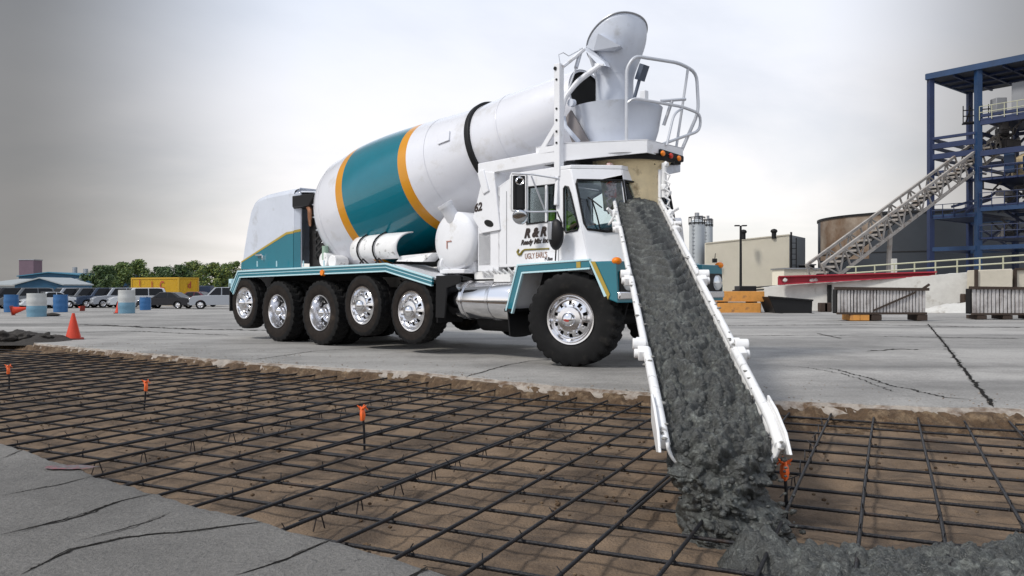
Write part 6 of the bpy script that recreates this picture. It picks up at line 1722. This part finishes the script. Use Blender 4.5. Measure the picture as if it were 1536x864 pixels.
for z, h, _ in lev0:
    for i in range(3):
        for j in (0, 1):
            zz = z
            if i > 0: zz = {7.1: 7.5, 13.95: 15.3, 13.25: 14.75, 12.35: 12.15}.get(z, z)
            mb = MB(); mb.bar(tp(i, j, zz), tp(i+1, j, zz), .28, h if j == 0 else .3); mb.build('beam', 'bluesteel' if z > 9 else 'bluesteel2', t)
    mb = MB()
    for i in range(0, 4): mb.bar(tp(i, 0, z-.02), tp(i, 1, z-.02), .22, .26)
    mb.build('cross_beam', 'bluesteel', t)
for z, i0, i1 in ((14.9, 1, 3), (9.9, 1, 3), (7.7, 1, 3), (5.0, 1, 3), (7.0, .0, 1)):
    mb = MB(); mb.panel([tp(i0, -.02, z), tp(i1, -.02, z), tp(i1, .95, z), tp(i0, .95, z)], ext=(0,0,.14)); mb.build('floor_deck', 'bluesteel', t, smooth=0)
    mb = MB()
    for f in (.5, 1.0): mb.tube([tp(i0+.05, -.03, z+.14+f), tp(i1, -.03, z+.14+f)], .035, 6)
    n_ = int((i1-i0)*4)
    for k in range(n_+1): q = lerp(i0+.05, i1, k/n_); mb.tube([tp(q, -.03, z), tp(q, -.03, z+1.14)], .035, 6)
    mb.build('railing', 'rail' if z > 12 else 'bluesteel', t)
mb = MB()
for (i0, z0, i1, z1, j) in ((0, 4.3, 1, 7.1, 1), (0, 7.1, 1, 4.3, 1), (1, 7.5, 2, 10.2, .5), (2, 7.5, 1, 10.2, .5), (1, 5.0, 2, 7.7, .7), (2, 5.0, 1, 7.7, .7), (0, 7.1, 1, 9.6, .6), (.1, 8.2, .95, 8.9, .4), (.1, 7.6, .95, 8.6, .4), (1, 13.6, 2, HT-2, 1), (2, 13.6, 3, HT-1.5, 1)):
    mb2 = MB(); mb2.bar(tp(i0, j, z0), tp(i1, j, z1), .16, .2); mb2.build('brace', 'bluesteel', t)
mb = MB(); mb.box(tp(2.0, .35, 16.6), (3.6, 3.0, 2.6), R=Matrix.Rotation(math.atan2(fdir.y, fdir.x), 3, 'Z')); mb.box(tp(1.25, .2, 16.2), (.9, .9, 1.3)); mb.build('head_house', mat('dull_grey_cladding', (.26,.27,.29), .6, var=.15, vscale=.8), t, bevel=.05)
mb = MB(); mb.lathe([(0, 1.3), (1.5, 1.3), (2.0, .6)], tp(1.75, .35, 10.1), (0,0,1), 32); mb.lathe([(0, .35), (.02, 1.5)], tp(1.75, .35, 10.08), (0,0,1), 32); mb.build('mixer_pot', mat('cream_paint', (.45,.36,.22), .6, var=.25, vscale=.8), t, smooth=40)
mb = MB(); mb.box(tp(1.55, .1, 11.2), (.8, .4, 1.6), R=Matrix.Rotation(math.atan2(fdir.y, fdir.x), 3, 'Z')); mb.box(tp(1.95, .05, 11.0), (.7, .6, 1.2)); mb.build('control_cabinet', 'bluesteel2', t, bevel=.03)
M['plant'] = mat('dull_machinery', (.09,.085,.085), .6, var=.5, vscale=1.2)
rng = random.Random(9)
for k in range(80):
    i = rng.uniform(1.05, 2.9); z = rng.choice((5.1, 5.6, 7.9, 8.4, 9.2, 10.5, 14.0, 12.9)); j = rng.uniform(.1, .9); p = tp(i, j, z); mb = MB()
    if k % 3 == 0: mb.cyl(p, p+V((rng.uniform(-.8, .8), 0, rng.uniform(.3, 1.2))), .16, .16, 10)
    elif k % 3 == 1: mb.box(p+V((0,0,.4)), (rng.uniform(.4, 1.2), .5, rng.uniform(.4, 1.0)))
    else: mb.tube([p, p+V((rng.uniform(-1, 1), 0, .1)), p+V((rng.uniform(-1.5, 1.5), 0, rng.uniform(.6, 1.6)))], .08, 6)
    mb.build(('motor', 'machine_box', 'pipe')[k % 3], 'plant', t)
mb = MB(); c = tp(.62, .3, 15.2)
for z in (0, .6, 1.1): mb.tube([c+V((-.9, -.3, z)), c+V((.7, -.9, z)), c+V((1.4, -1.2, z))], .05, 6)
for k in range(5): q = c+V((-.9+.45*k, -.3-.17*k, 0)); mb.tube([q, q+V((0,0,1.5))], .045, 5)
mb.bar(c+V((-.9,-.2,0)), c+V((1.4,-1.1,0)), .9, .1)
mb.bar(c+V((-.6,-.2,.1)), c+V((-.2,-.2,1.4)), .1, .1)
mb.build('catwalk', 'frame', t)

# ------------------------------------------------------------------ driver
def person():
    S = V((-.80, -.36, 0))
    js = {}; names = []; es = []
    def J(n, p, r, par=None):
        js[n] = len(names); names.append((n, S+V(p), r))
        if par: es.append((js[par], js[n]))
    J('pelvis', (0, 0, 1.54), .135); J('belly', (0, 0, 1.66), .125, 'pelvis'); J('chest', (.0, 0, 1.83), .145, 'belly'); J('neck0', (.0, 0, 1.95), .07, 'chest'); J('neck', (.01, 0, 2.02), .052, 'neck0'); J('head0', (.03, 0, 2.09), .075, 'neck'); J('head', (.03, 0, 2.17), .088, 'head0'); J('crown', (.02, 0, 2.22), .07, 'head')
    for s, n in ((-1, 'r'), (1, 'l')):
        J('sh'+n, (0, s*.17, 1.91), .07, 'chest'); J('ua'+n, (.06, s*.235, 1.80), .055, 'sh'+n); J('el'+n, (.13, s*.26, 1.66), .044, 'ua'+n); J('fa'+n, (.26, s*.20, 1.69), .038, 'el'+n); J('wr'+n, (.36, s*.15, 1.73), .026, 'fa'+n); J('pa'+n, (.42, s*.14, 1.75), .034, 'wr'+n)
        for k in range(4): J('f%d%s' % (k, n), (.46, s*.14+(k-1.5)*.021, 1.765), .009, 'pa'+n); J('g%d%s' % (k, n), (.485-.005*abs(k-1.5), s*.14+(k-1.5)*.021, 1.745), .008, 'f%d%s' % (k, n)); J('h%d%s' % (k, n), (.475, s*.14+(k-1.5)*.02, 1.722), .007, 'g%d%s' % (k, n))
        J('t0'+n, (.41, s*.10, 1.745), .011, 'pa'+n); J('t1'+n, (.445, s*.085, 1.735), .009, 't0'+n)
        J('hip'+n, (.04, s*.09, 1.53), .095, 'pelvis'); J('th'+n, (.25, s*.11, 1.55), .082, 'hip'+n); J('kn'+n, (.43, s*.12, 1.545), .062, 'th'+n); J('sn'+n, (.47, s*.12, 1.40), .052, 'kn'+n); J('an'+n, (.50, s*.12, 1.30), .042, 'sn'+n); J('to'+n, (.60, s*.13, 1.28), .036, 'an'+n)
    me = bpy.data.meshes.new('person'); me.from_pydata([p for _, p, _ in names], es, [])
    o = bpy.data.objects.new('person', me); COL.objects.link(o)
    sk = o.modifiers.new('skin', 'SKIN')
    for v, (_, _, r) in zip(me.skin_vertices[0].data, names): v.radius = (r, r)
    me.skin_vertices[0].data[0].use_root = True
    sb = o.modifiers.new('sub', 'SUBSURF'); sb.levels = 2; sb.render_levels = 2
    bpy.context.view_layer.update()
    dg = bpy.context.evaluated_depsgraph_get()
    m2 = bpy.data.meshes.new_from_object(o.evaluated_get(dg)); o.modifiers.clear(); o.data = m2
    for m_ in ('hiviz', 'skin', 'denim'): m2.materials.append(M[m_])
    for f in m2.polygons:
        c = f.center-S
        if c.z > 1.985: f.material_index = 1
        elif c.x > .33 and c.z > 1.62: f.material_index = 1
        elif c.z < 1.60 and abs(c.y) < .24: f.material_index = 2
        else: f.material_index = 0
    m2.shade_smooth()
    # a face: nose, brows, ears, on the head's front (facing +x)
    mb = MB(); h = S+V((.03, 0, 2.16))
    mb.tube([h+V((.085, 0, .02)), h+V((.108, 0, -.012)), h+V((.09, 0, -.022))], [.009, .014, .010], 8)
    for s in (-1, 1): mb.blob(h+V((0, s*.088, 0)), .02, 2, (.9, .4, 1.4))
    mb.build('face_relief', 'skin', o, smooth=180)
    mb = MB()
    for s in (-1, 1): mb.blob(h+V((.078, s*.032, .018)), .011, 2)
    mb.tube([h+V((.082, -.024, -.052)), h+V((.088, 0, -.054)), h+V((.082, .024, -.052))], .004, 6); mb.build('eyes_and_mouth', 'hair', o, smooth=180)
    mb = MB(); mb.blob(h+V((-.018, 0, .035)), .1, 3, (1, .95, .85), amp=.06, seed=2); mb.build('hair', 'hair', o, smooth=180)
    o.matrix_world = Matrix.Translation(F0) @ Matrix.Rotation(-ANG, 4, 'Z')
    tag(o, 'driver in a bright yellow green high visibility jacket seated in the truck cab', 'person')
person()
